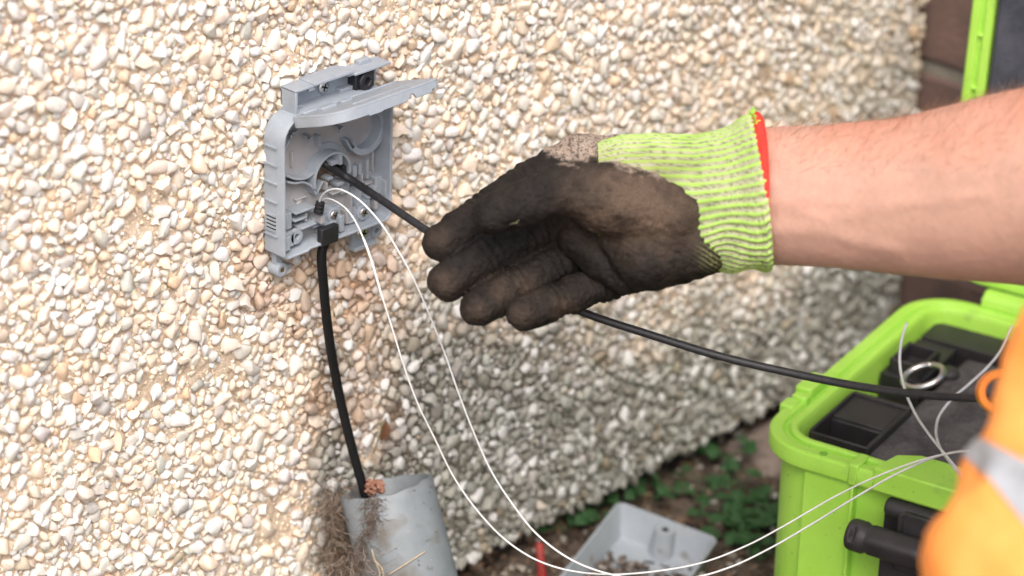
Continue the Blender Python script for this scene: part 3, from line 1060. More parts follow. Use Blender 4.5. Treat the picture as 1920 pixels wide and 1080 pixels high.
# hood above the box
h = MB(loc)
h.box(-39, -37.2, 0.3, 12.6, 50.5, 66.2)
h.box(-39, 34.5, 0.2, 1.6, 50.5, 64.5)
h.box(-39, -24.6, 0.3, 12.6, 65.0, 66.6)
h.box(-28, -23.4, 0.3, 12.0, 63.0, 65.6)
h.box(-25.5, 4.5, 0.3, 13.8, 66.0, 67.8)
h.box(2.6, 8.5, 0.3, 11.5, 63.6, 66.4)
h.box(7.0, 35.5, 0.3, 12.8, 63.4, 65.0)
h.box(18, 27, 0.3, 5, 64.8, 67.5)
h.box(-36, -29, 0.5, 7, 52.6, 54.2)
h.box(2, 12, 0.5, 6, 52.4, 54.6)
h.build('hood', M['grey_plastic'], box, bev=0.0004)
screw(box, -8.0, 2.0, 58.0, 4.0)
g = MB(loc)
g.box(11.5, 26.5, 1.5, 8.5, 51.2, 62.6)
arc_wall(g, 18.6, 56.6, 2.4, 5.6, 0, 359.9, 8.0, 11.0, 26)
g.build('top_grommet', M['black_rubber'], box, bev=0.0006)
# lower ears
e = MB(loc)
e.box(-48.8, -43.0, 2.0, 6.0, -42, -31)
e.lathe((-46.0, 0.5, -42.6), (0, 1, 0), [(4.4, 0), (4.4, 7.4), (3.9, 8.2), (1.8, 8.2), (1.6, 6.5)], 22)
e.box(-42, -35.0, 1.0, 4.2, -46.4, -43.2)
e.build('fixing_ear', M['grey_plastic'], box, bev=0.0004)
e = MB(loc)
e.box(14.0, 32.0, 0.5, 3.4, -49, -34)
e.box(12.5, 30.0, 0.5, 8.0, -50.0, -47.6)
arc_wall(e, 33.6, -43.6, 1.6, 4.2, 0, 359.9, 0.5, 4.6, 20)
e.build('fixing_ear', M['grey_plastic'], box, bev=0.0004)
g = MB(loc); g.lathe((-45.2, 7.4, -43.0), (0, 1, 0), [(1.0, 0), (1.0, 1.0), (0.1, 1.3)], 12)
g.build('brass_insert', M['brass'], box)
screw(box, 22.0, 3.6, -41.5, 4.4)

# lifted flap: a shallow tray hinged on the upper edge, held out from the wall
TH = math.radians(19)
HD, HZ = 15.6, 51.9


def flap(p):
    x, o_, n_ = p       # along the hinge, outwards, up off the plate (mm)
    return loc((x, HD + o_ * math.cos(TH) - n_ * math.sin(TH), HZ + o_ * math.sin(TH) + n_ * math.cos(TH)))


LF = 37.0
plan = [(-44.5, 1.0), (-44.5, 14)] + arcpts(-26.5, LF - 18, 18, 180, 92, 10) + [(-14, LF + 0.4), (10, LF + 0.2)] + arcpts(33.0, LF - 4, 4, 86, 0, 4) + [(37, 1.0)]
f = MB(flap)
f.prism(plan, lambda x, o_: (x, o_, 0.0), lambda x, o_: (x, o_, 1.6))
# skirt along the free edges, with the cable notch and a clip notch
pth = []
for i in range(len(plan) - 1):
    p0, p1 = np.array(plan[i]), np.array(plan[i + 1]); L_ = np.linalg.norm(p1 - p0)
    for k in range(max(1, int(L_ / 0.7))):
        pth.append(p0 + (p1 - p0) * k / max(1, int(L_ / 0.7)))
pth.append(np.array(plan[-1]))
rings = []
for i, p in enumerate(pth):
    t = pth[min(i + 1, len(pth) - 1)] - pth[max(i - 1, 0)]; t = t / np.linalg.norm(t)
    nin = np.array([t[1], -t[0]]) * 1.5
    dep = 5.2
    if p[1] > LF - 6:
        dx = abs(p[0] - 13.5)
        if dx < 3.1: dep -= math.sqrt(max(3.1 ** 2 - dx * dx, 0)) * 1.0
        if p[0] > 29.5: dep -= 1.6
        if -20 < p[0] < -10: dep += 0.8
        if -10 <= p[0] < 8: dep += 0.3
    q = p + nin
    rings.append([(p[0], p[1], 0.3), (q[0], q[1], 0.3), (q[0], q[1], -dep), (p[0], p[1], -dep)])
f.loft(rings, True, True)
f.box(-40, 30, 4.0, 5.6, 1.4, 2.6)
f.box(-22, 24, 26.0, 27.4, 1.4, 2.2)
f.box(-33, -22, 9, 14, 1.4, 3.2)
f.box(-16, -8, 8, 12, 1.4, 2.8)
f.box(-40, -36, -3.5, 2.0, -1.4, 1.2)
f.box(24, 28, -3.5, 2.0, -1.4, 1.2)
f.build('flap', M['grey_plastic'], box, bev=0.0005)

# ------------------------------------------------------------------ drain pipe stub
pn = R @ np.array([-0.238, 0.956, -0.11]); pn /= np.linalg.norm(pn)
ptop = onwall(724, 914, 0.034)
PR = 0.0288
pipe = empty('pipe_stub', tuple(ptop - pn * 0.16), 'dirty grey plastic pipe stub with cut open top leaning at the foot of the wall', 'pipe')
ax = Vector(pn); a_ = ax.orthogonal().normalized(); b_ = ax.cross(a_)
rings = []
seg = 56
for (rr, hh) in ((PR, -0.17), (PR, -0.05), (PR, 0.0), (PR - 0.0004, 0.0006), (PR - 0.0022, 0.0006), (PR - 0.0026, 0.0), (PR - 0.0026, -0.10)):
    ring = []
    for k in range(seg):
        an = 2 * PI * k / seg
        j = 0.0006 * math.sin(an * 3 + 1) + 0.0004 * math.sin(an * 11) if abs(hh) < 0.001 else 0
        ring.append(tuple(Vector(ptop) + ax * (hh + j) + (a_ * math.cos(an) + b_ * math.sin(an)) * rr))
    rings.append(ring)
m_ = MB(); m_.loft(rings, True, False)
m_.build('pipe_wall', M['pipe'], pipe, angle=50)
m_ = MB()
m_.lathe(tuple(ptop - pn * 0.10), tuple(pn), [(PR - 0.003, 0), (0.001, 0.002)], 24)
m_.build('soil_fill', M['litter'], pipe)
a = pipe.children[-1].data.color_attributes.new('tone', 'FLOAT_COLOR', 'POINT')
a.data.foreach_set('color', np.tile([0.08, 0.055, 0.04, 1.0], len(pipe.children[-1].data.vertices)).astype(np.float32))

# crumbling brick rubble lodged behind the cable in the pipe mouth
rub = MB()
for k in range(130):
    W, Fc = SH[k % 16]
    c = at(700 + rng.uniform(-15, 17), 911 + rng.uniform(-10, 14), 1.762 + rng.uniform(-0.006, 0.012)); s = rng.uniform(0.0006, 0.0018)
    rub.add(W * s + c, [list(map(int, q)) for q in Fc])
o = rub.build('rubble', M['rubble'], None, angle=42, loc=at(702, 915, 1.762))
tag(o, 'lump of crumbly orange brick rubble lodged in the mouth of the grey pipe', 'rubble')

# ------------------------------------------------------------------ cables
# the toolbox stands in its own turned frame: along the wall, out from the wall, up
AL = math.radians(12)
TU = np.array([math.cos(AL), math.sin(AL), 0.0]); TV = np.array([math.sin(AL), -math.cos(AL), 0.0])
TO = TU * 0.125 + TV * 0.2185 + np.array([0, 0, GZ])
LU, LV, HT = 0.252, 0.36, 0.175
tbx = lambda p: tuple(TO + TU * p[0] + TV * p[1] + np.array([0, 0, p[2]]))
cp = [onwall(603, 303, -0.012), onwall(607, 306, 0.004), at(650, 332, 1.693), at(720, 378, 1.675), at(800, 432, 1.655), at(880, 480, 1.640), at(990, 540, 1.634),
      at(1105, 590, 1.632), at(1220, 628, 1.632), at(1350, 668, 1.628), at(1500, 703, 1.622), at(1620, 726, 1.61), at(1740, 741, 1.59), at(1885, 747, 1.565), np.array(tbx((0.075, 0.235, HT + 0.075))), np.array(tbx((0.12, 0.285, HT + 0.012))), np.array(tbx((0.17, 0.315, HT - 0.010)))]
m_ = MB(); m_.tube(spline(cp, 10), 0.00232, 14)
o = m_.build('drop_cable', M['black_rubber'], None, angle=None, loc=cp[1])
tag(o, 'black round cable running from the wall box behind the gloved hand to the toolbox', 'cable')
cp = [onwall(612, 450, 0.013), onwall(604, 470, 0.013), onwall(607, 540, 0.013), onwall(618, 640, 0.014), onwall(636, 740, 0.017), onwall(660, 840, 0.024), onwall(681, 915, 0.030), onwall(700, 985, 0.036)]
pts = spline(cp, 10)
m_ = MB()
rings = []
for i, p in enumerate(pts):
    t = Vector(pts[min(i + 1, len(pts) - 1)] - pts[max(i - 1, 0)]).normalized()
    sx = t.cross(Vector((0, -1, 0))).normalized(); sy = t.cross(sx)
    ring = []
    for k in range(16):
        an = 2 * PI * k / 16
        c, s_ = math.cos(an), math.sin(an)
        ring.append(tuple(Vector(p) + sx * 0.0027 * math.copysign(abs(c) ** 0.7, c) + sy * 0.0024 * math.copysign(abs(s_) ** 0.7, s_)))
    rings.append(ring)
m_.loft(rings, True, True)
o = m_.build('feed_cable', M['flat_black'], None, angle=None, loc=cp[0])
tag(o, 'black flat cable hanging from the box bottom down into the grey pipe stub', 'cable')

f1 = [(597, 388, 1.684), (601, 372, 1.679), (612, 359, 1.671), (630, 354, 1.664), (652, 361, 1.657), (678, 379, 1.652), (712, 416, 1.65), (745, 467, 1.652), (775, 522, 1.655), (803, 585, 1.66),
      (833, 660, 1.668), (862, 743, 1.675), (890, 815, 1.685), (922, 885, 1.695), (960, 944, 1.70), (1005, 1000, 1.705), (1065, 1046, 1.705), (1130, 1073, 1.70), (1210, 1087, 1.70), (1300, 1083, 1.70),
      (1370, 1063, 1.695), (1440, 1030, 1.69), (1520, 984, 1.675), (1600, 935, 1.65), (1680, 889, 1.625), (1760, 855, 1.60), (1860, 839, 1.56), (1980, 838, 1.52)]
f2 = [(600, 386, 1.686), (606, 374, 1.681), (622, 374, 1.673), (645, 388, 1.667), (662, 408, 1.664), (680, 444, 1.662), (697, 490, 1.662), (714, 548, 1.664), (735, 614, 1.668), (756, 682, 1.672),
      (783, 756, 1.68), (815, 822, 1.69), (850, 893, 1.70), (893, 955, 1.705), (945, 1010, 1.71), (1000, 1047, 1.71), (1060, 1068, 1.71), (1140, 1077, 1.705), (1230, 1071, 1.70), (1320, 1054, 1.695),
      (1400, 1023, 1.69), (1470, 986, 1.68), (1560, 934, 1.66), (1640, 895, 1.635), (1720, 865, 1.61), (1790, 848, 1.585), (1870, 838, 1.558), (1980, 842, 1.515)]
for nm, fp, rr, lab in (('fibre', f1, 0.00056, 'upper white fibre tube arching from the black gland, the outer of the two hanging loops'),
                        ('fibre', f2, 0.00056, 'lower white fibre tube leaving the black gland, the inner of the two hanging loops')):
    pts = spline([at(*p) for p in fp[:-1]] + [np.array(tbx((0.075 + (0.02 if fp is f2 else 0), 0.225, HT + 0.045))), np.array(tbx((0.125, 0.262, HT - 0.012)))], 8)
    rs = [rr] * len(pts)
    if fp is f2:
        rs = [rr * (0.8 if i < 30 else (1.35 if 40 < i < 58 else 0.92)) for i in range(len(pts))]
    m_ = MB(); m_.tube(pts, rs, 8)
    o = m_.build(nm, M['fibre'], None, angle=None, loc=at(*fp[0]))
    tag(o, lab, 'fibre', 'white fibre tubes')

# ------------------------------------------------------------------ toolbox
case = empty('toolbox', TO + TU * LU / 2 + TV * LV / 2, 'open lime green hard case with black latches standing by the wall, lid raised', 'toolbox')


def rrect(ins, r, n=9):
    u0, u1, v0, v1 = ins, LU - ins, ins, LV - ins
    r = max(r - ins, 0.004)
    out = []
    for cu, cv, a0 in ((u0 + r, v0 + r, 180), (u1 - r, v0 + r, 270), (u1 - r, v1 - r, 0), (u0 + r, v1 - r, 90)):
        for k in range(n + 1):
            a = math.radians(a0 + 90 * k / n)
            out.append((cu + r * math.cos(a), cv + r * math.sin(a)))
    return out


RC = 0.036
prof = [(0.020, 0.0), (0.012, 0.006), (0.010, 0.02), (0.0085, HT - 0.016), (0.0085, HT - 0.013), (0.0015, HT - 0.0125), (0.0, HT - 0.0115), (0.0, HT - 0.0015), (0.001, HT), (0.0085, HT), (0.0092, HT - 0.0030),
        (0.0118, HT - 0.0030), (0.0124, HT + 0.0012), (0.0165, HT + 0.0012), (0.0175, HT), (0.0185, HT - 0.004), (0.022, 0.02), (0.03, 0.012)]
m_ = MB(tbx)
m_.loft([[(u, v, z) for u, v in rrect(i_, RC)] for i_, z in prof], True, True)
# flat panels standing proud of the near side, leaving the latch bays set back
m_.box(0.0035, 0.010, 0.036, 0.068, 0.018, HT - 0.0135)
m_.box(0.0035, 0.010, 0.170, 0.205, 0.018, HT - 0.0135)
m_.box(0.0035, 0.010, 0.290, 0.330, 0.018, HT - 0.0135)
m_.box(0.0015, 0.010, 0.067, 0.0695, 0.02, HT - 0.0135)
for v in (0.1225, 0.131):
    m_.box(0.002, 0.010, v, v + 0.0042, HT - 0.036, HT - 0.012)
# raised land on the rim above the latch
m_.prism([(-0.0012, 0.082), (-0.0012, 0.160), (0.021, 0.155), (0.0285, 0.142), (0.0285, 0.100), (0.021, 0.087)], lambda u, v: (u, v, HT - 0.011), lambda u, v: (u, v, HT + 0.0048))
m_.prism([(-0.0010, 0.066), (-0.0010, 0.0725), (0.016, 0.0725), (0.016, 0.066)], lambda u, v: (u, v, HT - 0.012), lambda u, v: (u, v, HT + 0.0020))
# strap lugs on the wall side
m_.box(0.046, 0.058, -0.0028, 0.006, HT - 0.012, HT + 0.0015)
m_.box(0.066, 0.090, -0.0022, 0.009, HT - 0.012, HT + 0.0055)
m_.box(0.058, 0.066, -0.0006, 0.0095, HT - 0.012, HT + 0.0032)
m_.build('shell', M['lime'], case, bev=0.0012)
d_ = MB(tbx)
d_.lathe((0.0052, 0.047, HT - 0.001), (0, 0, 1), [(0.0027, 0), (0.0027, 0.0013)], 14)
d_.build('drain_hole', M['lime_deep'], case)
# hinge knuckles on the far side
for v0 in (0.045, 0.24):
    m_ = MB(tbx)
    m_.lathe((LU + 0.003, v0, HT + 0.002), (0, 1, 0), [(0.0085, 0), (0.0085, 0.075)], 18)
    m_.box(LU - 0.006, LU + 0.006, v0, v0 + 0.075, HT - 0.014, HT + 0.0035)
    o = m_.build('hinge', M['lime'], case, bev=0.001)
    m_ = MB(tbx); m_.lathe((LU + 0.003, v0 - 0.002, HT + 0.002), (0, 1, 0), [(0.0025, 0), (0.0025, 0.079)], 12)
    m_.build('hinge_pin', M['steel'], o)
# latches
for v0 in (0.088, 0.206):
    m_ = MB(tbx)
    m_.lathe((0.0005, v0 + 0.004, HT - 0.0185), (0, 1, 0), [(0.004, 0), (0.0058, 0.001), (0.0058, 0.068), (0.004, 0.069)], 16)
    m_.box(-0.006, 0.008, v0 + 0.014, v0 + 0.055, HT - 0.056, HT - 0.017)
    m_.box(-0.0075, 0.004, v0 + 0.018, v0 + 0.051, HT - 0.032, HT - 0.0155)
    m_.box(0.002, 0.0085, v0 + 0.002, v0 + 0.078, HT - 0.130, HT - 0.024)
    m_.box(-0.004, 0.006, v0 + 0.004, v0 + 0.066, HT - 0.15, HT - 0.050)
    lt_ = m_.build('latch', M['case_black'], case, bev=0.0012)
    # roller handle
    m_ = MB(tbx)
    cz = HT - 0.036
    rings = []
    for k in range(25):
        s_ = k / 24
        v = v0 - 0.012 + 0.059 * s_
        rr = 0.0098 if (k < 5 or k > 19) else (0.0084 if k in (5, 19) else 0.0092)
        if k in (0, 24): rr = 0.0088
        ring = []
        for q in range(28):
            an = 2 * PI * q / 28
            rloc = rr
            if 5 < k < 19 and (0.3 < an < 1.0 or 1.6 < an < 2.3): rloc = rr - 0.0008
            if k in (2, 22) and 0.9 < an < 1.9: rloc = rr - 0.003
            ring.append((-0.0135 - rloc * math.cos(an - 0.9), v, cz + rloc * math.sin(an - 0.9)))
        rings.append(ring)
    m_.loft(rings, True, True)
    m_.build('latch_handle', M['case_black'], lt_, bev=0.0004)
# black moulded liner and foam
m_ = MB(tbx)
m_.box(0.0215, 0.040, 0.0215, 0.066, 0.03, HT - 0.016)
m_.box(0.040, 0.100, 0.0215, 0.0235, 0.03, HT - 0.006)
m_.box(0.040, 0.104, 0.058, 0.061, 0.03, HT - 0.008)
m_.box(0.100, 0.104, 0.0215, 0.061, 0.03, HT - 0.007)
m_.box(0.0385, 0.0405, 0.0215, 0.061, 0.03, HT - 0.007)
m_.box(0.040, 0.066, 0.0235, 0.058, 0.03, HT - 0.060)
m_.box(0.0685, 0.100, 0.0235, 0.058, 0.03, HT - 0.0085)
m_.box(0.066, 0.0685, 0.0235, 0.058, 0.03, HT - 0.010)
m_.box(0.145, 0.205, 0.0205, 0.048, 0.03, HT - 0.012)
for (u0, u1, v0, v1) in ((0.150, 0.180, 0.024, 0.0265), (0.150, 0.1525, 0.024, 0.046), (0.1775, 0.180, 0.024, 0.046), (0.150, 0.180, 0.044, 0.0465)):
    m_.box(u0, u1, v0, v1, HT - 0.013, HT - 0.003)
m_.box(0.205, 0.2315, 0.022, 0.30, 0.03, HT - 0.010)
m_.lathe((0.168, 0.058, HT - 0.03), (0, 0, 1), [(0.007, 0), (0.007, 0.020), (0.004, 0.022)], 16)
m_.build('liner', M['case_black'], case, bev=0.0008)
m_ = MB(tbx)
m_.box(0.0215, 0.200, 0.057, 0.335, 0.03, HT - 0.0135)
m_.build('foam_block', M['foam'], case, bev=0.003)
# lid standing open behind
LB = math.radians(3)
HU = LU + 0.010


def lid(p):
    # p = (height above the hinge, along v, towards the back)
    return tbx((HU + p[2] * math.cos(LB) + p[0] * math.sin(LB), p[1] + 0.0, HT + 0.004 + p[0] * math.cos(LB) - p[2] * math.sin(LB)))


def lrect(ins, r=0.03, n=8, H0=0.004, H1=0.258, V0=0.008, V1=LV - 0.008):
    a0, a1, v0, v1 = H0 + ins, H1 - ins, V0 + ins, V1 - ins
    r = max(r - ins, 0.004); out = []
    for ca, cv, s0 in ((a0 + r, v0 + r, 180), (a1 - r, v0 + r, 270), (a1 - r, v1 - r, 0), (a0 + r, v1 - r, 90)):
        for k in range(n + 1):
            a = math.radians(s0 + 90 * k / n)
            out.append((ca + r * math.cos(a), cv + r * math.sin(a)))
    return out


lp = [(0.010, 0.045), (0.006, 0.040), (0.004, 0.013), (0.0015, 0.0125), (0.0, 0.011), (0.0, 0.0015), (0.001, 0.0), (0.0062, 0.0), (0.0068, 0.0028), (0.0092, 0.0028), (0.0098, 0.0), (0.0150, 0.0), (0.016, 0.001), (0.018, 0.030), (0.03, 0.034)]
m_ = MB(lid)
m_.loft([[(a, v, z) for a, v in lrect(i_)] for i_, z in lp], True, True)
m_.box(0.055, 0.190, 0.0045, 0.010, 0.012, 0.022)
for k in range(6):
    m_.box(0.028 + k * 0.036, 0.0305 + k * 0.036, 0.0142, 0.0178, 0.0, 0.0030)
m_.build('lid', M['lime'], case, bev=0.001)
m_ = MB(lid)
m_.prism(lrect(0.0185, 0.03), lambda a, v: (a, v, -0.004), lambda a, v: (a, v, 0.033))
m_.build('lid_foam', M['foam_blue'], case, bev=0.003)

# metal ring lying on the liner
rc = np.array(tbx((0.131, 0.0555, HT + 0.0012)))
m_ = MB()
ringp = [tuple(rc + 0.0122 * (TU * math.cos(a) + TV * math.sin(a)) + np.array([0, 0, 0.0045 * math.sin(a + 0.7)])) for a in np.linspace(0, 2 * PI, 49)]
m_.tube(ringp, 0.0019, 12)
o = m_.build('metal_ring', M['steel'], None, angle=None, loc=rc)
tag(o, 'shiny steel ring lying on the black foam inside the lime case', 'ring')
# two clear fibres lying across the open case
for fp, lab in (([(1700, 606, 1.80), (1690, 640, 1.785), (1687, 680, 1.775), (1694, 722, 1.765), (1712, 768, 1.74), (1740, 812, 1.70), (1780, 862, 1.66), (1815, 903, 1.63), (1850, 950, 1.60)],
                 'pale clear fibre bending over the steel ring inside the lime case'),
                ([(1898, 612, 1.83), (1880, 652, 1.82), (1852, 688, 1.80), (1815, 722, 1.785), (1785, 748, 1.77), (1762, 778, 1.755), (1755, 806, 1.735), (1762, 838, 1.70), (1782, 868, 1.66), (1806, 900, 1.63), (1840, 950, 1.60)],
                 'pale clear fibre crossing the grey foam from the far corner of the lime case')):
    m_ = MB(); m_.tube(spline([at(*p) for p in fp], 8), 0.00085, 8)
    o = m_.build('clear_fibre', M['fibre_clear'], None, angle=None, loc=at(*fp[0]))
    tag(o, lab, 'fibre', 'clear fibres in the case')
# orange loop handle
lc = at(1878, 735, 1.53)
m_ = MB()
rings = []
for k in range(28):
    a = PI * 0.42 + (2 * PI * 0.80) * k / 27
    c = lc + 0.0098 * (r_ * math.cos(a) * 1.12 + u_ * math.sin(a))
    for_ = f_ * 0.0062
    o_ = (r_ * math.cos(a) + u_ * math.sin(a)) * 0.0019
    rings.append([tuple(c - for_ - o_), tuple(c + for_ - o_), tuple(c + for_ + o_), tuple(c - for_ + o_)])
m_.loft(rings, True, True)
o = m_.build('cable_loop', M['orange_plastic'], None, bev=0.0006, loc=lc)
tag(o, 'small orange plastic loop holding the end of the black cable over the case', 'cable clip')

# ------------------------------------------------------------------ loose grey cover on the ground
A3, B3, D3 = onz(1160, 938, GZ + 0.032), onz(1349, 1009, GZ + 0.022), onz(1040, 1075, GZ + 0.025)
eu = (B3 - A3); LUc = np.linalg.norm(eu); eu /= LUc
ev = (D3 - A3); ev -= eu * (ev @ eu); ev /= np.linalg.norm(ev)
en = np.cross(eu, ev); en = en if en[2] > 0 else -en
LUc, LVc = LUc * 1.0, 0.115
cov = empty('box_cover', A3 + eu * LUc / 2 + ev * LVc / 2 - en * 0.0255, 'loose grey plastic box cover lying face up on the soil with dirt inside', 'cover')
cf = lambda p: tuple(A3 + eu * p[0] + ev * p[1] + en * p[2])


def crect(ins, r=0.006, n=5):
    u0, u1, v0, v1 = ins, LUc - ins, ins, LVc - ins
    r = max(r - ins, 0.0015); out = []
    for cu, cv, a0 in ((u0 + r, v0 + r, 180), (u1 - r, v0 + r, 270), (u1 - r, v1 - r, 0), (u0 + r, v1 - r, 90)):
        for k in range(n + 1):
            a = math.radians(a0 + 90 * k / n); out.append((cu + r * math.cos(a), cv + r * math.sin(a)))
    return out


m_ = MB(cf)
m_.loft([[(u, v, z) for u, v in crect(i_)] for i_, z in ((0.008, -0.027), (0.004, -0.0255), (0.0, -0.001), (0.0004, 0.0), (0.0018, 0.0), (0.0022, -0.001), (0.0085, -0.0215), (0.011, -0.0225))], True, True)
m_.build('tray', M['cover'], cov, angle=30)
m_ = MB(cf)
cu, cv = LUc * 0.52, 0.0088
m_.lathe((cu, cv, -0.023), (0, 0, 1), [(0.0085, 0), (0.0070, 0.0185), (0.0064, 0.0205), (0.0024, 0.0205), (0.0022, 0.014)], 24)
m_.build('screw_post', M['cover'], cov, angle=40)
m_ = MB(cf); m_.lathe((cu, cv, -0.0075), (0, 0, 1), [(0.0023, 0), (0.0023, 0.0050)], 12)
m_.build('post_hole', M['hole_shade'], cov)
dv, df, dt, nb = [], [], [], 0
for i in range(1900):
    u = LUc * rng.uniform(0.12, 0.88); v = rng.uniform(0.020, 0.106)
    if rng.random() > sstep(v, 0.022, 0.07): continue
    W, Fc = LO[int(rng.integers(8))]; s = rng.uniform(0.0006, 0.0022)
    c0 = np.array(cf((u, v, -0.0223 + s * 0.5 + 0.007 * rng.random() * (0.4 + 0.6 * math.sin(u * 90 + v * 60) ** 2))))
    Rm = np.array(Matrix.Rotation(rng.uniform(0, 6), 3, 'Z') @ Matrix.Rotation(rng.uniform(0, 3), 3, 'X'))
    Q = (W * np.array([s * 1.6, s, s])) @ Rm.T + c0
    c = random.choice([(0.20, 0.16, 0.13), (0.26, 0.21, 0.18), (0.13, 0.10, 0.08), (0.34, 0.30, 0.26)])
    dv.append(Q); df.append(Fc + nb); nb += len(Q); dt.append(np.tile(c, (len(Q), 1)))
o = mesh_obj('dirt', np.concatenate(dv), np.concatenate(df), M['litter'], None, attr=np.concatenate(dt), kind='stuff', loc=cf((LUc / 2, 0.08, -0.011)))
tag(o, 'crumbly brown dirt lying inside the loose grey cover', 'dirt')

# red stub sticking out of the soil
p0 = onz(1018, 1095, GZ); p1 = at(1011, 1021, np.linalg.norm(p0 - CAM) - 0.01)
m_ = MB(); m_.tube([p0 - (p1 - p0) * 0.3, p0, p0 + (p1 - p0) * 0.5, p1, p1 + (p1 - p0) * 0.06], [0.0032, 0.0032, 0.0031, 0.0029, 0.0012], 12)
o = m_.build('red_stub', M['red'], None, angle=None, loc=p0)
tag(o, 'short red cable stub standing in the soil left of the loose grey cover', 'cable end')


# ------------------------------------------------------------------ weeds
def leaf_mesh():
    bm = bmesh.new()
    n = 9
    rows = []
    for i in range(n):
        t = i / (n - 1)
        wd = 0.42 * math.sin(PI * min(t * 1.02, 1)) ** 0.75 * (1.12 - 0.35 * t) * (1 + 0.10 * (i % 2))
        z = 0.10 * math.sin(t * PI) - 0.14 * t * t
        rows.append([bm.verts.new((t, -wd, z + 0.05)), bm.verts.new((t, 0, z)), bm.verts.new((t, wd, z + 0.05))])
    for i in range(n - 1):
        for j in range(2):
            bm.faces.new((rows[i][j], rows[i + 1][j], rows[i + 1][j + 1], rows[i][j + 1]))
    me = bpy.data.meshes.new('leaf'); bm.to_mesh(me); bm.free()
    me.materials.append(M['leaf']); me.shade_smooth()
    return me


LEAF = leaf_mesh()
weeds = [(1365, 872, 3, 9, 'lone green weed under the drip edge nearest the toolbox'),
         (1392, 922, 4, 8, 'three leaved green weed sprouting between the wall and the toolbox'),
         (1318, 928, 4, 6.5, 'small green weed on bare soil above the right corner of the grey cover'),
         (1262, 925, 3, 6, 'tiny green weed halfway along the foot of the wall'),
         (1196, 940, 4, 8, 'green weed touching the top corner of the grey cover'),
         (1098, 978, 6, 8, 'leafy green weed squeezed between the wall and the grey cover'),
         (1062, 1012, 4, 8, 'low green weed between the red stub and the grey cover'),
         (1362, 985, 9, 9.5, 'bushy green weed behind the right corner of the grey cover'),
         (1418, 990, 8, 9.5, 'bushy green weed close against the lime toolbox'),
         (1392, 1040, 6, 8.5, 'low green weed in front of the right corner of the grey cover'),
         (1440, 1050, 5, 8, 'green weed at the lower corner of the toolbox beneath the fibres')]
for (px, py, nl, size, lab) in weeds:
    c = onz(px, py, GZ); c[2] = ground_z(c[0], c[1])
    pe = empty('weed', c, lab, 'weed', 'green weeds at the foot of the wall')
    st = MB()
    spots = []
    for k in range(nl):
        a = 2 * PI * k / nl + rng.uniform(-0.4, 0.4)
        rr = rng.uniform(0.4, 1.5) * size * 0.0011 * (1 + nl / 10)
        hgt = rng.uniform(0.005, 0.013) + 0.0006 * nl
        tip = c + np.array([math.cos(a) * rr, math.sin(a) * rr, hgt])
        if tip[1] > 0.03: tip[1] = 0.03
        st.tube(spline([c, c + (tip - c) * np.array([0.4, 0.4, 0.7]), tip], 3), 0.0004, 5)
        spots.append((tip, a))
    st.build('stem', M['leaf'], pe, angle=None)
    for tip, a in spots:
        for q in (-1, 0, 1):        # a trefoil on each stem
            o = bpy.data.objects.new('leaf', LEAF)
            COL.objects.link(o); o.parent = pe
            s = size * 0.001 * rng.uniform(0.7, 1.6)
            o.matrix_local = Matrix.Translation(Vector(tip - c)) @ Matrix.Rotation(a + q * 1.55 + rng.uniform(-0.2, 0.2), 4, 'Z') @ Matrix.Rotation(rng.uniform(-0.35, 0.25), 4, 'Y') @ Matrix.Rotation(rng.normal(0, 0.25), 4, 'X') @ Matrix.Scale(s, 4)

# dry leaf and grass caught on the wall above the pipe
lc = onwall(725, 806, 0.006)
o = bpy.data.objects.new('dry_leaf', LEAF.copy()); COL.objects.link(o)
o.data.materials[0] = M['dry_leaf']
o.matrix_world = Matrix.Translation(Vector(onwall(716, 826, 0.005))) @ Matrix.Rotation(-1.25, 4, 'Y') @ Matrix.Rotation(1.2, 4, 'X') @ Matrix.Diagonal((0.013, 0.009, 0.012, 1))
tag(o, 'curled brown dry leaf caught on the pebbles above the grey pipe', 'leaf')
m_ = MB()
m_.tube(spline([onwall(700, 850, 0.004), onwall(712, 815, 0.008), onwall(716, 795, 0.007), onwall(724, 785, 0.004)], 6), 0.0005, 6)
o = m_.build('grass_blade', M['grass'], None, angle=None, loc=onwall(705, 830, 0.005))
tag(o, 'pale dry grass blade curving beside the brown leaf on the wall', 'grass')


# ------------------------------------------------------------------ fibrous roots and cobweb round the pipe
def fibres(n, sampler, cols, r=(0.00012, 0.0003), steps=7, step=0.0022, wild=0.9, bias=None):
    V, Fc, T, nb = [], [], [], 0
    for _ in range(n):
        p = np.array(sampler(), float)
        d = rng.normal(size=3); d /= np.linalg.norm(d)
        if bias is not None: d = d * 0.6 + np.array(bias) * 0.9
        rr = rng.uniform(*r); pts = [p]
        for _k in range(steps):
            d = d + rng.normal(size=3) * wild * 0.45
            if bias is not None: d = d + np.array(bias) * 0.25
            d /= np.linalg.norm(d)
            pts.append(pts[-1] + d * step * rng.uniform(0.6, 1.3))
        b = MB(); b.tube(pts, [rr * (1 - 0.6 * i / steps) for i in range(steps + 1)], 3, False)
        V.append(np.array(b.v)); Fc.append(np.array(b.f) + nb); nb += len(b.v)
        c = np.array(cols[int(rng.integers(len(cols)))]) * rng.uniform(0.7, 1.25)
        T.append(np.tile(c, (len(b.v), 1)))
    return np.concatenate(V), np.concatenate(Fc), np.concatenate(T)


def root_zone():
    k = rng.random()
    if k < 0.62:       # mat of roots left of the pipe
        py = rng.uniform(935, 1075); px = rng.normal(625 + (py - 950) * 0.10, 10)
        return onwall(px, py, rng.uniform(0.004, 0.024))
    if k < 0.80:       # tangle behind the pipe mouth
        return onwall(rng.uniform(612, 700), rng.normal(922, 13), rng.uniform(0.004, 0.024))
    py = rng.uniform(1030, 1085)
    return onwall(rng.uniform(610, 720), py, rng.uniform(0.010, 0.070))


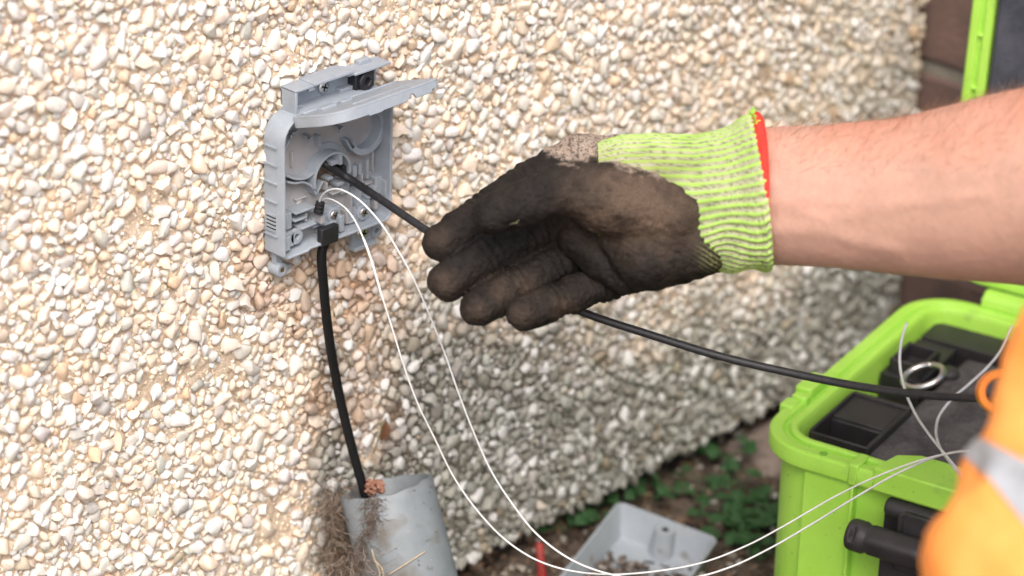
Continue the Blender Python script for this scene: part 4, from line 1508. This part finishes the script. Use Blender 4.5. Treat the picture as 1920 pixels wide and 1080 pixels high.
browns = [(0.24, 0.185, 0.14), (0.33, 0.265, 0.21), (0.15, 0.105, 0.075), (0.40, 0.34, 0.29), (0.22, 0.14, 0.095)]
V, Fc, T = fibres(760, root_zone, browns, steps=8, step=0.0026, wild=1.0, bias=(0.1, 0, -0.5))
o = mesh_obj('root_tangle', V, Fc, M['root'], None, attr=T, kind='stuff', loc=onwall(630, 1000, 0.01))
tag(o, 'matted brown roots and cobweb packed against the left side of the grey pipe', 'roots')


def strand():
    s_ = rng.random()
    ang = 0.55
    px = pw(s_, [(0, 703), (0.45, 690), (1, 655)]) + rng.normal(0, 9); py = 930 + 150 * s_
    # lay it on the pipe's outer face
    d = ray(px, py); q = CAM - ptop
    dn, qn = d - pn * (d @ pn), q - pn * (q @ pn)
    A, B, C_ = dn @ dn, 2 * dn @ qn, qn @ qn - (PR + 0.001) ** 2
    ds = B * B - 4 * A * C_
    if ds < 0:
        return onwall(px, py, 0.05)
    return CAM + d * ((-B - math.sqrt(ds)) / (2 * A))


V, Fc, T = fibres(420, strand, [(0.20, 0.15, 0.12), (0.28, 0.23, 0.19), (0.14, 0.10, 0.075)], r=(0.00012, 0.00028), steps=6, step=0.0016, wild=1.0, bias=(0, 0, -0.5))
o = mesh_obj('root_strand', V, Fc, M['root'], None, attr=T, kind='stuff', loc=strand())
tag(o, 'dirty strand of roots hanging down the front of the grey pipe', 'roots')
m_ = MB()
for pts in ([(697, 1030), (703, 1050), (716, 1066), (720, 1085)], [(700, 1045), (712, 1075), (706, 1095)], [(797, 1034), (760, 1058), (728, 1078)]):
    P_ = []
    for px, py in pts:
        d = ray(px, py); q = CAM - ptop
        dn, qn = d - pn * (d @ pn), q - pn * (q @ pn)
        A, B, C_ = dn @ dn, 2 * dn @ qn, qn @ qn - (PR + 0.0012) ** 2
        P_.append(CAM + d * ((-B - math.sqrt(max(B * B - 4 * A * C_, 0))) / (2 * A)))
    m_.tube(spline(P_, 5), 0.0005, 5)
o = m_.build('twig', mat('twig', (0.42, 0.33, 0.22), (0.52, 0.42, 0.30), 200, 0.8), None, angle=None, loc=P_[0])
tag(o, 'thin straw coloured rootlets lying across the front of the grey pipe', 'rootlets')

# ------------------------------------------------------------------ person
person = empty('person', (0.35, -0.72, GZ), 'crouching person in orange hi vis clothing reaching with a dark gloved hand, bare forearm', 'person')


def pr(px, d):      # a pixel radius at a distance, in metres
    return px * d / F


# ---- glove
gpts = {
    'index': ([(1090, 300, 1.612), (985, 354, 1.604), (905, 405, 1.595), (830, 455, 1.586)], [48, 47, 43, 37]),
    'middle': ([(1095, 398, 1.608), (1000, 430, 1.600), (915, 476, 1.590), (840, 527, 1.580)], [48, 49, 45, 38]),
    'ring': ([(1120, 458, 1.606), (1045, 494, 1.598), (965, 537, 1.588), (899, 576, 1.576)], [41, 39, 38.5, 37]),
    'pinky': ([(1185, 512, 1.600), (1112, 538, 1.592), (1050, 562, 1.582), (985, 587, 1.572)], [36, 34.5, 34.5, 34.5]),
}
lo = np.array([9., 9, 9]); hi = -lo
for pts_, rs_ in gpts.values():
    for p in pts_:
        q = at(*p); lo = np.minimum(lo, q - 0.02); hi = np.maximum(hi, q + 0.02)
for p in ((1060, 240, 1.62), (1390, 500, 1.62), (1390, 250, 1.58), (1250, 420, 1.535)):
    q = at(*p); lo = np.minimum(lo, q - 0.014); hi = np.maximum(hi, q + 0.014)
HG = 0.00085
hand = Field(lo, hi, HG)
for nm, (pts_, rs_) in gpts.items():
    fl = Field(lo, hi, HG)
    P_ = [at(*p) for p in pts_]; rr_ = [pr(r, p[2]) for r, p in zip(rs_, pts_)]
    cr = []
    for i in range(3):
        c = []
        if i > 0:
            c += [(0.0, 0.0016, 0.0015), (0.17, 0.0010, 0.0011)]
        if i < 2:
            c += [(1.0, 0.0016, 0.0015), (0.83, 0.0010, 0.0011)]
        if nm == 'pinky' and i == 0:
            c += [(0.42, 0.0013, 0.0012), (0.62, 0.0013, 0.0012)]
        cr.append(c)
    fl.chain(P_, rr_, 0.0022, cr)
    hand.union(fl, 0.0007)
palm = Field(lo, hi, HG)
bones = [((1085, 302, 1.612, 47), (1180, 312, 1.612, 58), (1330, 330, 1.606, 66)),
         ((1095, 390, 1.606, 44), (1200, 370, 1.606, 62), (1330, 370, 1.602, 70)),
         ((1130, 452, 1.602, 42), (1230, 425, 1.600, 64), (1330, 410, 1.598, 70)),
         ((1190, 506, 1.596, 42), (1260, 470, 1.594, 62), (1340, 450, 1.592, 62))]
for ch in bones:
    palm.chain([at(*p[:3]) for p in ch], [pr(p[3], p[2]) for p in ch], 0.006)
# pad below the fingers, heel of the hand
palm.chain([at(1078, 446, 1.588), at(1125, 486, 1.582), at(1172, 522, 1.580)], [pr(34, 1.59), pr(35, 1.59), pr(30, 1.59)], 0.0035, [[(0.0, 0, 1)], [(0.8, 0.0004, 0.002)]])
hand.union(palm, 0.0026)
heel = Field(lo, hi, HG)
heel.chain([at(1150, 452, 1.574), at(1215, 478, 1.572), at(1310, 460, 1.570)], [pr(30, 1.57), pr(62, 1.57), pr(60, 1.57)], 0.008)
thumb = Field(lo, hi, HG)
thumb.chain([at(1265, 400, 1.5675), at(1140, 372, 1.562), at(1058, 354, 1.556), at(985, 380, 1.553), at(922, 401, 1.554)],
            [pr(74, 1.57), pr(66, 1.56), pr(47, 1.56), pr(44, 1.55), pr(37, 1.55)], 0.005,
            [(), [(0.55, 0.0007, 0.003)], [(0.0, 0.0016, 0.003), (1.0, 0.0008, 0.002)], [(0.0, 0.0008, 0.002), (0.14, 0.0005, 0.0015)]])
heel.union(thumb, 0.0045)
hand.union(heel, 0.0016)
# cut the coating along its slanted cuff edge (measured in the hand's own plane)
hr, hu = r_, u_
edge_px = [(1145, 150), (1160, 252), (1168, 300), (1258, 343), (1306, 375), (1334, 440), (1372, 505), (1380, 600)]
sl = tuple(slice(0, int(k)) for k in hand.n)
Pg = hand.pts(sl)
qx = (Pg - CAM) @ r_; qy = (Pg - CAM) @ u_; qz = (Pg - CAM) @ f_
gpx = 960 + F * qx / qz; gpy = 540 - F * qy / qz
bestd = np.full(gpx.shape, 1e9); sgn = np.ones(gpx.shape)
for (x0, y0), (x1, y1) in zip(edge_px[:-1], edge_px[1:]):
    ex, ey = x1 - x0, y1 - y0; L2 = ex * ex + ey * ey
    t = np.clip(((gpx - x0) * ex + (gpy - y0) * ey) / L2, 0, 1)
    dx = gpx - x0 - t * ex; dy = gpy - y0 - t * ey
    dd = np.hypot(dx, dy); cr_ = ex * (gpy - y0) - ey * (gpx - x0)
    up = dd < bestd - 1e-6
    bestd = np.where(up, dd, bestd); sgn = np.where(up, np.where(cr_ < 0, 1.0, -1.0), sgn)
cut = (bestd * sgn * 1.58 / F).astype(np.float32)
wv = ((fbm(Pg[::4, ::4, ::4], 170, 2, 8) - 0.5) * 0.006)
cut = cut + np.repeat(np.repeat(np.repeat(wv, 4, 0), 4, 1), 4, 2)[:cut.shape[0], :cut.shape[1], :cut.shape[2]].astype(np.float32)
k_ = 0.0022
hh = np.clip(0.5 - 0.5 * (hand.v - cut) / k_, 0, 1)
hand.v = cut * hh + hand.v * (1 - hh) + k_ * hh * (1 - hh)
V, Fq = hand.mesh()
# loose cloth: soft folds and rumples pressed into the surface
Nn = np.zeros_like(V)
fn = np.cross(V[Fq[:, 2]] - V[Fq[:, 0]], V[Fq[:, 3]] - V[Fq[:, 1]])
for k in range(4):
    np.add.at(Nn, Fq[:, k], fn)
Nn /= np.linalg.norm(Nn, axis=1)[:, None] + 1e-12
V = V + Nn * ((fbm(V, 130, 3, 51) - 0.5) * 0.0030 + (fbm(V, 520, 2, 52) - 0.5) * 0.0007 - 0.0005 * np.clip(1 - np.abs(fbm(V * np.array([1.0, 1.0, 1.7]), 210, 2, 53) - 0.5) * 9, 0, 1) ** 2)[:, None]
q = proj(V); nz = fbm(V, 90, 4, 61) - 0.5; nf = fbm(V, 330, 3, 62) - 0.5; sp = vnoise(V, 1500, 63)
dust = np.exp(-(((q[:, 0] - 1180) / 95) ** 2 + ((q[:, 1] - 368) / 70) ** 2)) * 1.0 + 0.55 * np.exp(-(((q[:, 0] - 1240) / 110) ** 2 + ((q[:, 1] - 400) / 70) ** 2))
dust = np.clip(dust * (1.0 + 1.6 * nz + 0.8 * nf), 0, 1)
tips = np.zeros(len(V))
for (tx, ty) in ((822, 452), (835, 530), (890, 585), (975, 590), (1055, 575), (985, 540), (940, 545)):
    tips = np.maximum(tips, np.exp(-(((q[:, 0] - tx) / 26) ** 2 + ((q[:, 1] - ty) / 26) ** 2)))
smear = np.clip((nz + 0.16) * 2.2, 0, 1) * 0.09
c = np.array([[0.0108, 0.0092, 0.0088]]) * (0.8 + 0.9 * (nf + 0.3))[:, None]
br = np.clip(0.8 * dust + smear + 0.32 * tips * (0.6 + 1.2 * (nf + 0.2)), 0, 1)[:, None]
c = c * (1 - br) + np.array([[0.125, 0.086, 0.060]]) * br
# bare knit on the back of the hand towards the cuff
kedge = pw(q[:, 0], [(960, 240), (1000, 268), (1040, 296), (1075, 306), (1110, 292), (1140, 305), (1170, 318), (1230, 330)])
knit = sstep(kedge + nz * 36 + nf * 30 - q[:, 1], -9, 9)
speck = (sp > 0.62).astype(float)
kc = np.array([[0.40, 0.315, 0.25]]) * (0.85 + 0.5 * nf)[:, None] * (1 - 0.62 * speck)[:, None]
c = c * (1 - knit[:, None]) + kc * knit[:, None]
# coat worn through at the wrist heel
worn = np.exp(-(((q[:, 0] - 1338) / 24) ** 2 + ((q[:, 1] - 478) / 26) ** 2))
wl = (0.5 + 0.5 * np.sin((q[:, 0] * 0.55 - q[:, 1] * 0.85) * 0.75 + nz * 8)) > 0.62
wm = np.clip(worn * 1.5, 0, 1) * wl * 0.75
c = c * (1 - wm[:, None]) + np.array([[0.20, 0.21, 0.09]]) * wm[:, None]
glove = mesh_obj('glove', V, Fq, M['glove'], person, attr=np.clip(c, 0.004, 1))
glove['label'] = 'work glove with dark rubber coated palm'

# ---- knitted cuff, ribbed along the arm
st_ = [(1120, 268, 480, 1.602), (1165, 254, 500, 1.598), (1230, 251, 506, 1.592), (1300, 254, 508, 1.586), (1350, 247, 507, 1.580), (1378, 238, 506, 1.577), (1398, 227, 511, 1.574), (1414, 219, 513, 1.572), (1424, 219, 504, 1.571)]
NS, NP = 90, 432
tq = np.linspace(0, len(st_) - 1, NS)
S_ = np.array(st_, float)
col = lambda k: np.interp(tq, np.arange(len(st_)), S_[:, k])
sx, ty, by, dd = col(0), col(1), col(2), col(3)
frac = (sx - 1120) / (1424 - 1120)
V, T = [], []
NR = 52
for i in range(NS):
    tilt = 22 * sstep(frac[i], 0.5, 1.0)           # the hem slants: the underside reaches further right
    top = at(sx[i] - tilt * 0.75, ty[i], dd[i] + 0.004); bot = at(sx[i] + tilt, by[i], dd[i] - 0.004)
    c0 = (top + bot) / 2; av = (top - bot) / 2
    bv_ = f_ * np.linalg.norm(av) * (0.80 + 0.17 * sstep(frac[i], 0.25, 0.85))
    ph = np.linspace(0, 2 * PI, NP, endpoint=False)
    wob = 0.10 * np.sin(frac[i] * 16 + 2.0) * sstep(np.cos(ph) * -1, -0.3, 0.9)
    rib = np.cos(NR * (ph + wob * 0.55))
    bulge = 0.0016 * np.sin(frac[i] * 26 + ph * 2.0) * sstep(-np.cos(ph), -0.2, 0.9) * sstep(frac[i], 0.35, 0.8)
    fl = 1 + 0.022 * sstep(frac[i], 0.80, 1.0) * np.sin(ph * 5 + 1)
    base = c0 + np.outer(np.cos(ph) * fl, av) + np.outer(-np.sin(ph) * fl, bv_)
    nrm = np.outer(np.cos(ph), av / np.linalg.norm(av)) + np.outer(-np.sin(ph), f_)
    Q = base + nrm * (0.00055 * rib + bulge + (vnoise(base, 700, 4) - 0.5) * 0.0007)[:, None]
    V.append(Q)
    nzq = fbm(Q, 60, 3, 71) - 0.5; spk = vnoise(Q, 1300, 73)
    lim = (0.10 + 0.84 * sstep(rib + nzq * 1.3 + (vnoise(Q, 1700, 74) - 0.5) * 0.9, -0.15, 0.65))[:, None]
    lime_c = np.array([[0.44, 0.72, 0.13]]) * (1 - 0.28 * np.clip(nzq * 4, 0, 1))[:, None]
    soil_ = np.exp(-(((proj(Q)[:, 1] - 310) / 40) ** 2)) * sstep(1330 - proj(Q)[:, 0], -60, 120)
    lime_c = lime_c * (1 - 0.5 * soil_[:, None]) + np.array([[0.30, 0.27, 0.10]]) * 0.5 * soil_[:, None]
    beige = np.array([[0.48, 0.45, 0.33]]) * (1 - 0.35 * np.clip(nzq * 4 + 0.3, 0, 1))[:, None] * np.where(spk > 0.66, 0.45, 1.0)[:, None]
    T.append(beige * (1 - lim) + lime_c * lim)
V = np.concatenate(V); T = np.concatenate(T)
I = np.arange(NS * NP).reshape(NS, NP)
J = np.roll(I, -1, axis=1)
Fq = np.stack([I[:-1].ravel(), J[:-1].ravel(), J[1:].ravel(), I[1:].ravel()], 1)
cuff = mesh_obj('cuff', V, Fq, M['cuff'], glove, attr=np.clip(T, 0.01, 0.9))
cuff['label'] = 'lime and beige striped knitted cuff'
# red overlocked hem
last = V.reshape(NS, NP, 3)[-1]
c0 = last.mean(0)
hp, hw = [], []
for k in range(0, NP, 6):
    up = ((last[k] - c0) @ u_) / np.linalg.norm(last[0] - c0)
    p = c0 + (last[k] - c0) * (0.915 + 0.055 * float(sstep(up, -0.60, 0.10)))
    hp.append(p + r_ * (0.0028 * up + 0.0002 * float(up > -0.3) - 0.0004) - f_ * 0.0004)
    hw.append(0.0011 + 0.0021 * float(sstep(up, -0.3, 0.9)))
hp = hp + hp[:2]; hw = hw + hw[:2]
m_ = MB(); m_.tube(hp, hw, 12, False)
m_.build('hem', M['hem'], glove, angle=None)
# fringe of lime overlock above the red hem
m_ = MB()
for k in range(NP - 60, NP + 40, 2):
    p = np.array(last[k % NP]) + (last[k % NP] - c0) * 0.02
    d = rng.normal(size=3) * 0.0010 + (last[k % NP] - c0) / np.linalg.norm(last[0] - c0) * 0.0018 + r_ * 0.0012
    m_.tube([p, p + d * 0.6, p + d + rng.normal(size=3) * 0.0006], 0.00035, 4)
m_.build('hem_stitching', M['lime'], glove, angle=None)

# ---- arm and body: one continuous surface
arm = [(1385, 262, 482, 1.578), (1420, 246, 492, 1.573), (1460, 238, 496, 1.565), (1530, 236, 499, 1.557), (1600, 230, 504, 1.549), (1700, 221, 515, 1.537), (1800, 199, 524, 1.524), (1920, 170, 532, 1.508), (2060, 150, 545, 1.49), (2200, 150, 560, 1.47)]
arm = spline([(p[0], p[1], p[2] + 0.0) for p in arm], 4)
ad = pw([p[0] for p in arm], [(1385, 1.584), (1420, 1.578), (1460, 1.570), (1530, 1.559), (1600, 1.549), (1700, 1.537), (1800, 1.524), (1920, 1.508), (2060, 1.49), (2200, 1.47)])
arm = [(p[0], p[1], p[2], d) for p, d in zip(arm, ad)]
ap = [at(p[0], (p[1] + p[2]) / 2, p[3]) for p in arm]
ar = [pr((p[2] - p[1]) / 2, p[3]) for p in arm]
elbow = at(2330, 350, 1.46)
shoulder = elbow + np.array([0.20, -0.17, 0.24])
neck = shoulder + np.array([-0.02, -0.20, 0.06]); head = neck + np.array([-0.06, 0.02, 0.15])
shoulderL = shoulder + np.array([-0.02, -0.40, -0.01])
chest = (shoulder + shoulderL) / 2 + np.array([0.06, 0, -0.14])
hip = np.array([chest[0] + 0.18, chest[1] + 0.02, GZ + 0.26])
allp = np.array(ap + [elbow, shoulder, neck, head, chest, hip, shoulderL])
HB = 0.0036
body = Field(allp.min(0) - 0.14, allp.max(0) + 0.14, HB)
body.chain(ap + [elbow], ar + [0.050], 0.0006, None, (f_, 1.32))
body.chain([elbow, shoulder], [0.050, 0.062], 0.02)
body.chain([shoulder, chest, hip], [0.07, 0.13, 0.14], 0.04)
body.chain([shoulderL, chest], [0.07, 0.13], 0.04)
body.chain([(shoulder + shoulderL) / 2, neck, head + np.array([0, 0, -0.06])], [0.07, 0.055, 0.055], 0.03)
body.chain([head, head + np.array([-0.015, 0.01, 0.05])], [0.078, 0.085], 0.03)
body.chain([head + np.array([-0.03, 0.02, -0.06]), head + np.array([-0.05, 0.03, -0.07])], [0.05, 0.04], 0.02)
hd = np.array([-0.8, 0.5, -0.3]); hd /= np.linalg.norm(hd)
sd_ = np.cross(hd, [0, 0, 1]); sd_ /= np.linalg.norm(sd_)
nose = head + hd * 0.085
body.chain([nose + np.array([0, 0, 0.02]), nose + hd * 0.018 + np.array([0, 0, -0.012])], [0.010, 0.014], 0.012)
for s_ in (-1, 1):
    body.limb(head + sd_ * s_ * 0.082 + np.array([0, 0, 0.015]), head + sd_ * s_ * 0.084 + np.array([0, 0, -0.02]), 0.016, 0.012, 0.006)
V, Fq = body.mesh()
q = proj(V)
nz = fbm(V, 22, 3, 81) - 0.5; nf = fbm(V, 80, 3, 82) - 0.5
upz = np.clip((325 - q[:, 1]) / 150 + nz * 1.3, 0, 1)       # redder towards the upper side of the forearm
c = np.array([[0.585, 0.355, 0.275]]) * (1 - upz[:, None]) + np.array([[0.585, 0.255, 0.17]]) * upz[:, None]
c = c * (1 + 0.22 * nf)[:, None]
pink = np.exp(-(((q[:, 0] - 1530) / 60) ** 2 + ((q[:, 1] - 365) / 40) ** 2))[:, None] * 0.25
c = c * (1 - pink) + np.array([[0.62, 0.30, 0.25]]) * pink
# tendons and veins as slight ridges
Nn = np.zeros_like(V)
fn = np.cross(V[Fq[:, 2]] - V[Fq[:, 0]], V[Fq[:, 3]] - V[Fq[:, 1]])
for k in range(4):
    np.add.at(Nn, Fq[:, k], fn)
Nn /= np.linalg.norm(Nn, axis=1)[:, None] + 1e-12
front = (Nn @ (-f_) > 0.1)
dsp = np.zeros(len(V)); vein = np.zeros(len(V))
for pts, amp, wd in (([(1440, 375), (1500, 395), (1560, 415), (1640, 390), (1720, 378), (1850, 365)], 0.0012, 9), ([(1450, 372), (1540, 377), (1640, 382)], 0.0010, 8), ([(1448, 345), (1470, 372), (1466, 400), (1452, 440)], 0.0012, 6),
                     ([(1450, 432), (1540, 430), (1600, 450), (1680, 470)], 0.0011, 11)):
    for (x0, y0), (x1, y1) in zip(pts[:-1], pts[1:]):
        t = np.clip(((q[:, 0] - x0) * (x1 - x0) + (q[:, 1] - y0) * (y1 - y0)) / ((x1 - x0) ** 2 + (y1 - y0) ** 2), 0, 1)
        d2 = np.hypot(q[:, 0] - x0 - t * (x1 - x0), q[:, 1] - y0 - t * (y1 - y0))
        dsp = np.maximum(dsp, amp * np.exp(-(d2 / wd) ** 2) * front)
V = V + Nn * dsp[:, None]
mesh_obj('body', V, Fq, M['skin'], person, attr=np.clip(c, 0.02, 0.9))

# short reddish hairs along the forearm
hv, hf, nb = [], [], 0
cand = np.where((q[:, 0] > 1440) & (q[:, 0] < 2000) & (q[:, 1] < 330) & (V[:, 2] < 0.4))[0]
for i in rng.choice(cand, 1900, replace=len(cand) < 1900):
    p = V[i]; nn = Nn[i]
    d = nn * 0.35 - r_ * 0.0 + r_ * rng.normal(0.7, 0.35) + u_ * rng.normal(0, 0.35); d /= np.linalg.norm(d)
    L_ = rng.uniform(0.005, 0.011)
    b = MB(); b.tube([p - nn * 0.0003, p + d * L_ * 0.5 + nn * 0.0006, p + d * L_ + nn * 0.0003], [0.00007, 0.00006, 0.00002], 3, False)
    hv.append(np.array(b.v)); hf.append(np.array(b.f) + nb); nb += len(b.v)
mesh_obj('arm_hair', np.concatenate(hv), np.concatenate(hf), M['hair'], person, kind='stuff')
# head of hair, cap-like
m_ = MB()
Wv, Wf = ico(3)
hc = head + np.array([0.0, 0, 0.035])
kp = (Wv @ np.array([0.55, -0.3, 0.9])) > -0.05
Fk = [f for f in Wf if kp[f].all()]
m_.add(Wv * np.array([0.098, 0.094, 0.092]) + hc, [list(map(int, f)) for f in Fk])
m_.build('hair', M['hair'], person, angle=None)

# ---- hi vis clothing
def cloth(V, Fq, amp, sc, seed):
    Nn = np.zeros_like(V)
    fn = np.cross(V[Fq[:, 2]] - V[Fq[:, 0]], V[Fq[:, 3]] - V[Fq[:, 1]])
    for k in range(4):
        np.add.at(Nn, Fq[:, k], fn)
    Nn /= np.linalg.norm(Nn, axis=1)[:, None] + 1e-12
    return V + Nn * ((fbm(V, sc, 3, seed) - 0.5) * amp)[:, None], Nn


knee = [(2270, 440, 1.30, 165), (2116, 640, 1.275, 186), (2082, 735, 1.262, 190), (2060, 850, 1.25, 190), (2004, 960, 1.24, 196), (1966, 1080, 1.235, 222), (1935, 1290, 1.24, 200), (1960, 1500, 1.27, 170)]
kpts = [at(*p[:3]) for p in knee]; krs = [pr(p[3], p[2]) for p in knee]
foot = np.array([kpts[-1][0] + 0.06, kpts[-1][1] - 0.02, GZ + 0.05])
kR = hip + np.array([-0.20, 0.26, -0.14])
allp = np.array(kpts + [hip, foot, kR])
tf = Field(allp.min(0) - 0.16, allp.max(0) + 0.16, 0.0042)
tf.chain(kpts, krs, 0.008)
tf.chain([kpts[-1], foot], [krs[-1], 0.05], 0.02)
tf.chain([kpts[0], hip], [krs[0], 0.13], 0.03)
tf.chain([hip, kR, kR + np.array([0.12, -0.08, -0.08])], [0.13, 0.075, 0.06], 0.03)
V, Fq = tf.mesh()
V, Nn = cloth(V, Fq, 0.006, 22, 91)
fold = fbm(np.stack([V[:, 0] * 0.5 + V[:, 2] * 0.9, V[:, 1] * 0.6 - V[:, 2] * 0.5, V[:, 0] * 0.3], -1), 30, 2, 97)
V = V + Nn * (0.0065 * (1 - np.abs(fold - 0.5) * 4) - 0.004)[:, None]
mesh_obj('trousers', V, Fq, M['orange'], person)
# silver band wrapped round the thigh just above the knee
q = proj(V)
near_ = np.linalg.norm(V - at(2000, 920, 1.245), axis=1) < 0.16
fm = near_[Fq].all(1)
used = np.unique(Fq[fm]); mp = np.full(len(V), -1); mp[used] = np.arange(len(used))
rb = mesh_obj('reflective_band', V[used] + Nn[used] * 0.0012, mp[Fq[fm]], M['reflective'], person)
bm = bmesh.new(); bm.from_mesh(rb.data)
for (pa, pb, flip) in (((1873, 839), (1920, 866), 1), ((1838, 886), (1920, 1002), -1)):
    A_, B_ = at(*pa, 1.22), at(*pb, 1.22)
    nrm = np.cross(B_ - A_, f_); nrm /= np.linalg.norm(nrm)
    if (nrm @ u_) * flip < 0: nrm = -nrm
    bmesh.ops.bisect_plane(bm, geom=bm.verts[:] + bm.edges[:] + bm.faces[:], plane_co=A_ - WLOC[rb], plane_no=nrm, clear_outer=True)
bm.to_mesh(rb.data); bm.free()
# jacket over the torso
jf = Field(np.minimum(chest, hip) - 0.42, np.maximum(shoulder, shoulderL) + 0.22, 0.007)
jf.chain([shoulder, chest, hip], [0.085, 0.15, 0.16], 0.05)
jf.chain([shoulderL, chest], [0.085, 0.15], 0.05)
jf.chain([shoulder, shoulder * 0.45 + elbow * 0.55], [0.085, 0.072], 0.03)
V, Fq = jf.mesh()
V, Nn = cloth(V, Fq, 0.012, 14, 95)
mesh_obj('jacket', V, Fq, M['orange'], person)

# ------------------------------------------------------------------ straw bits on the glove
m_ = MB()
for (px, py, dx, dy, d) in ((956, 421, 15, -3, 1.536), (966, 419, 8, -6, 1.536), (1020, 412, 4, -12, 1.550)):
    m_.tube([at(px, py, d), at(px + dx * 0.5, py + dy * 0.5 - 1, d), at(px + dx, py + dy, d)], 0.00018, 5)
o = m_.build('straw', M['grass'], None, angle=None, loc=at(965, 430, 1.54))
tag(o, 'tiny straw bits stuck to the lower edge of the gloved thumb', 'straw')
for chk in ('jacket', 'body', 'trousers'):
    ob = bpy.data.objects[chk]
    co = np.empty(len(ob.data.vertices) * 3); ob.data.vertices.foreach_get('co', co)
    qq = proj(co.reshape(-1, 3) + WLOC[ob]); inn = (qq[:, 0] > 0) & (qq[:, 0] < 1920) & (qq[:, 1] > 0) & (qq[:, 1] < 1080)
    print(chk, 'in frame', inn.sum(), 'x', qq[inn, 0].min() if inn.any() else None)
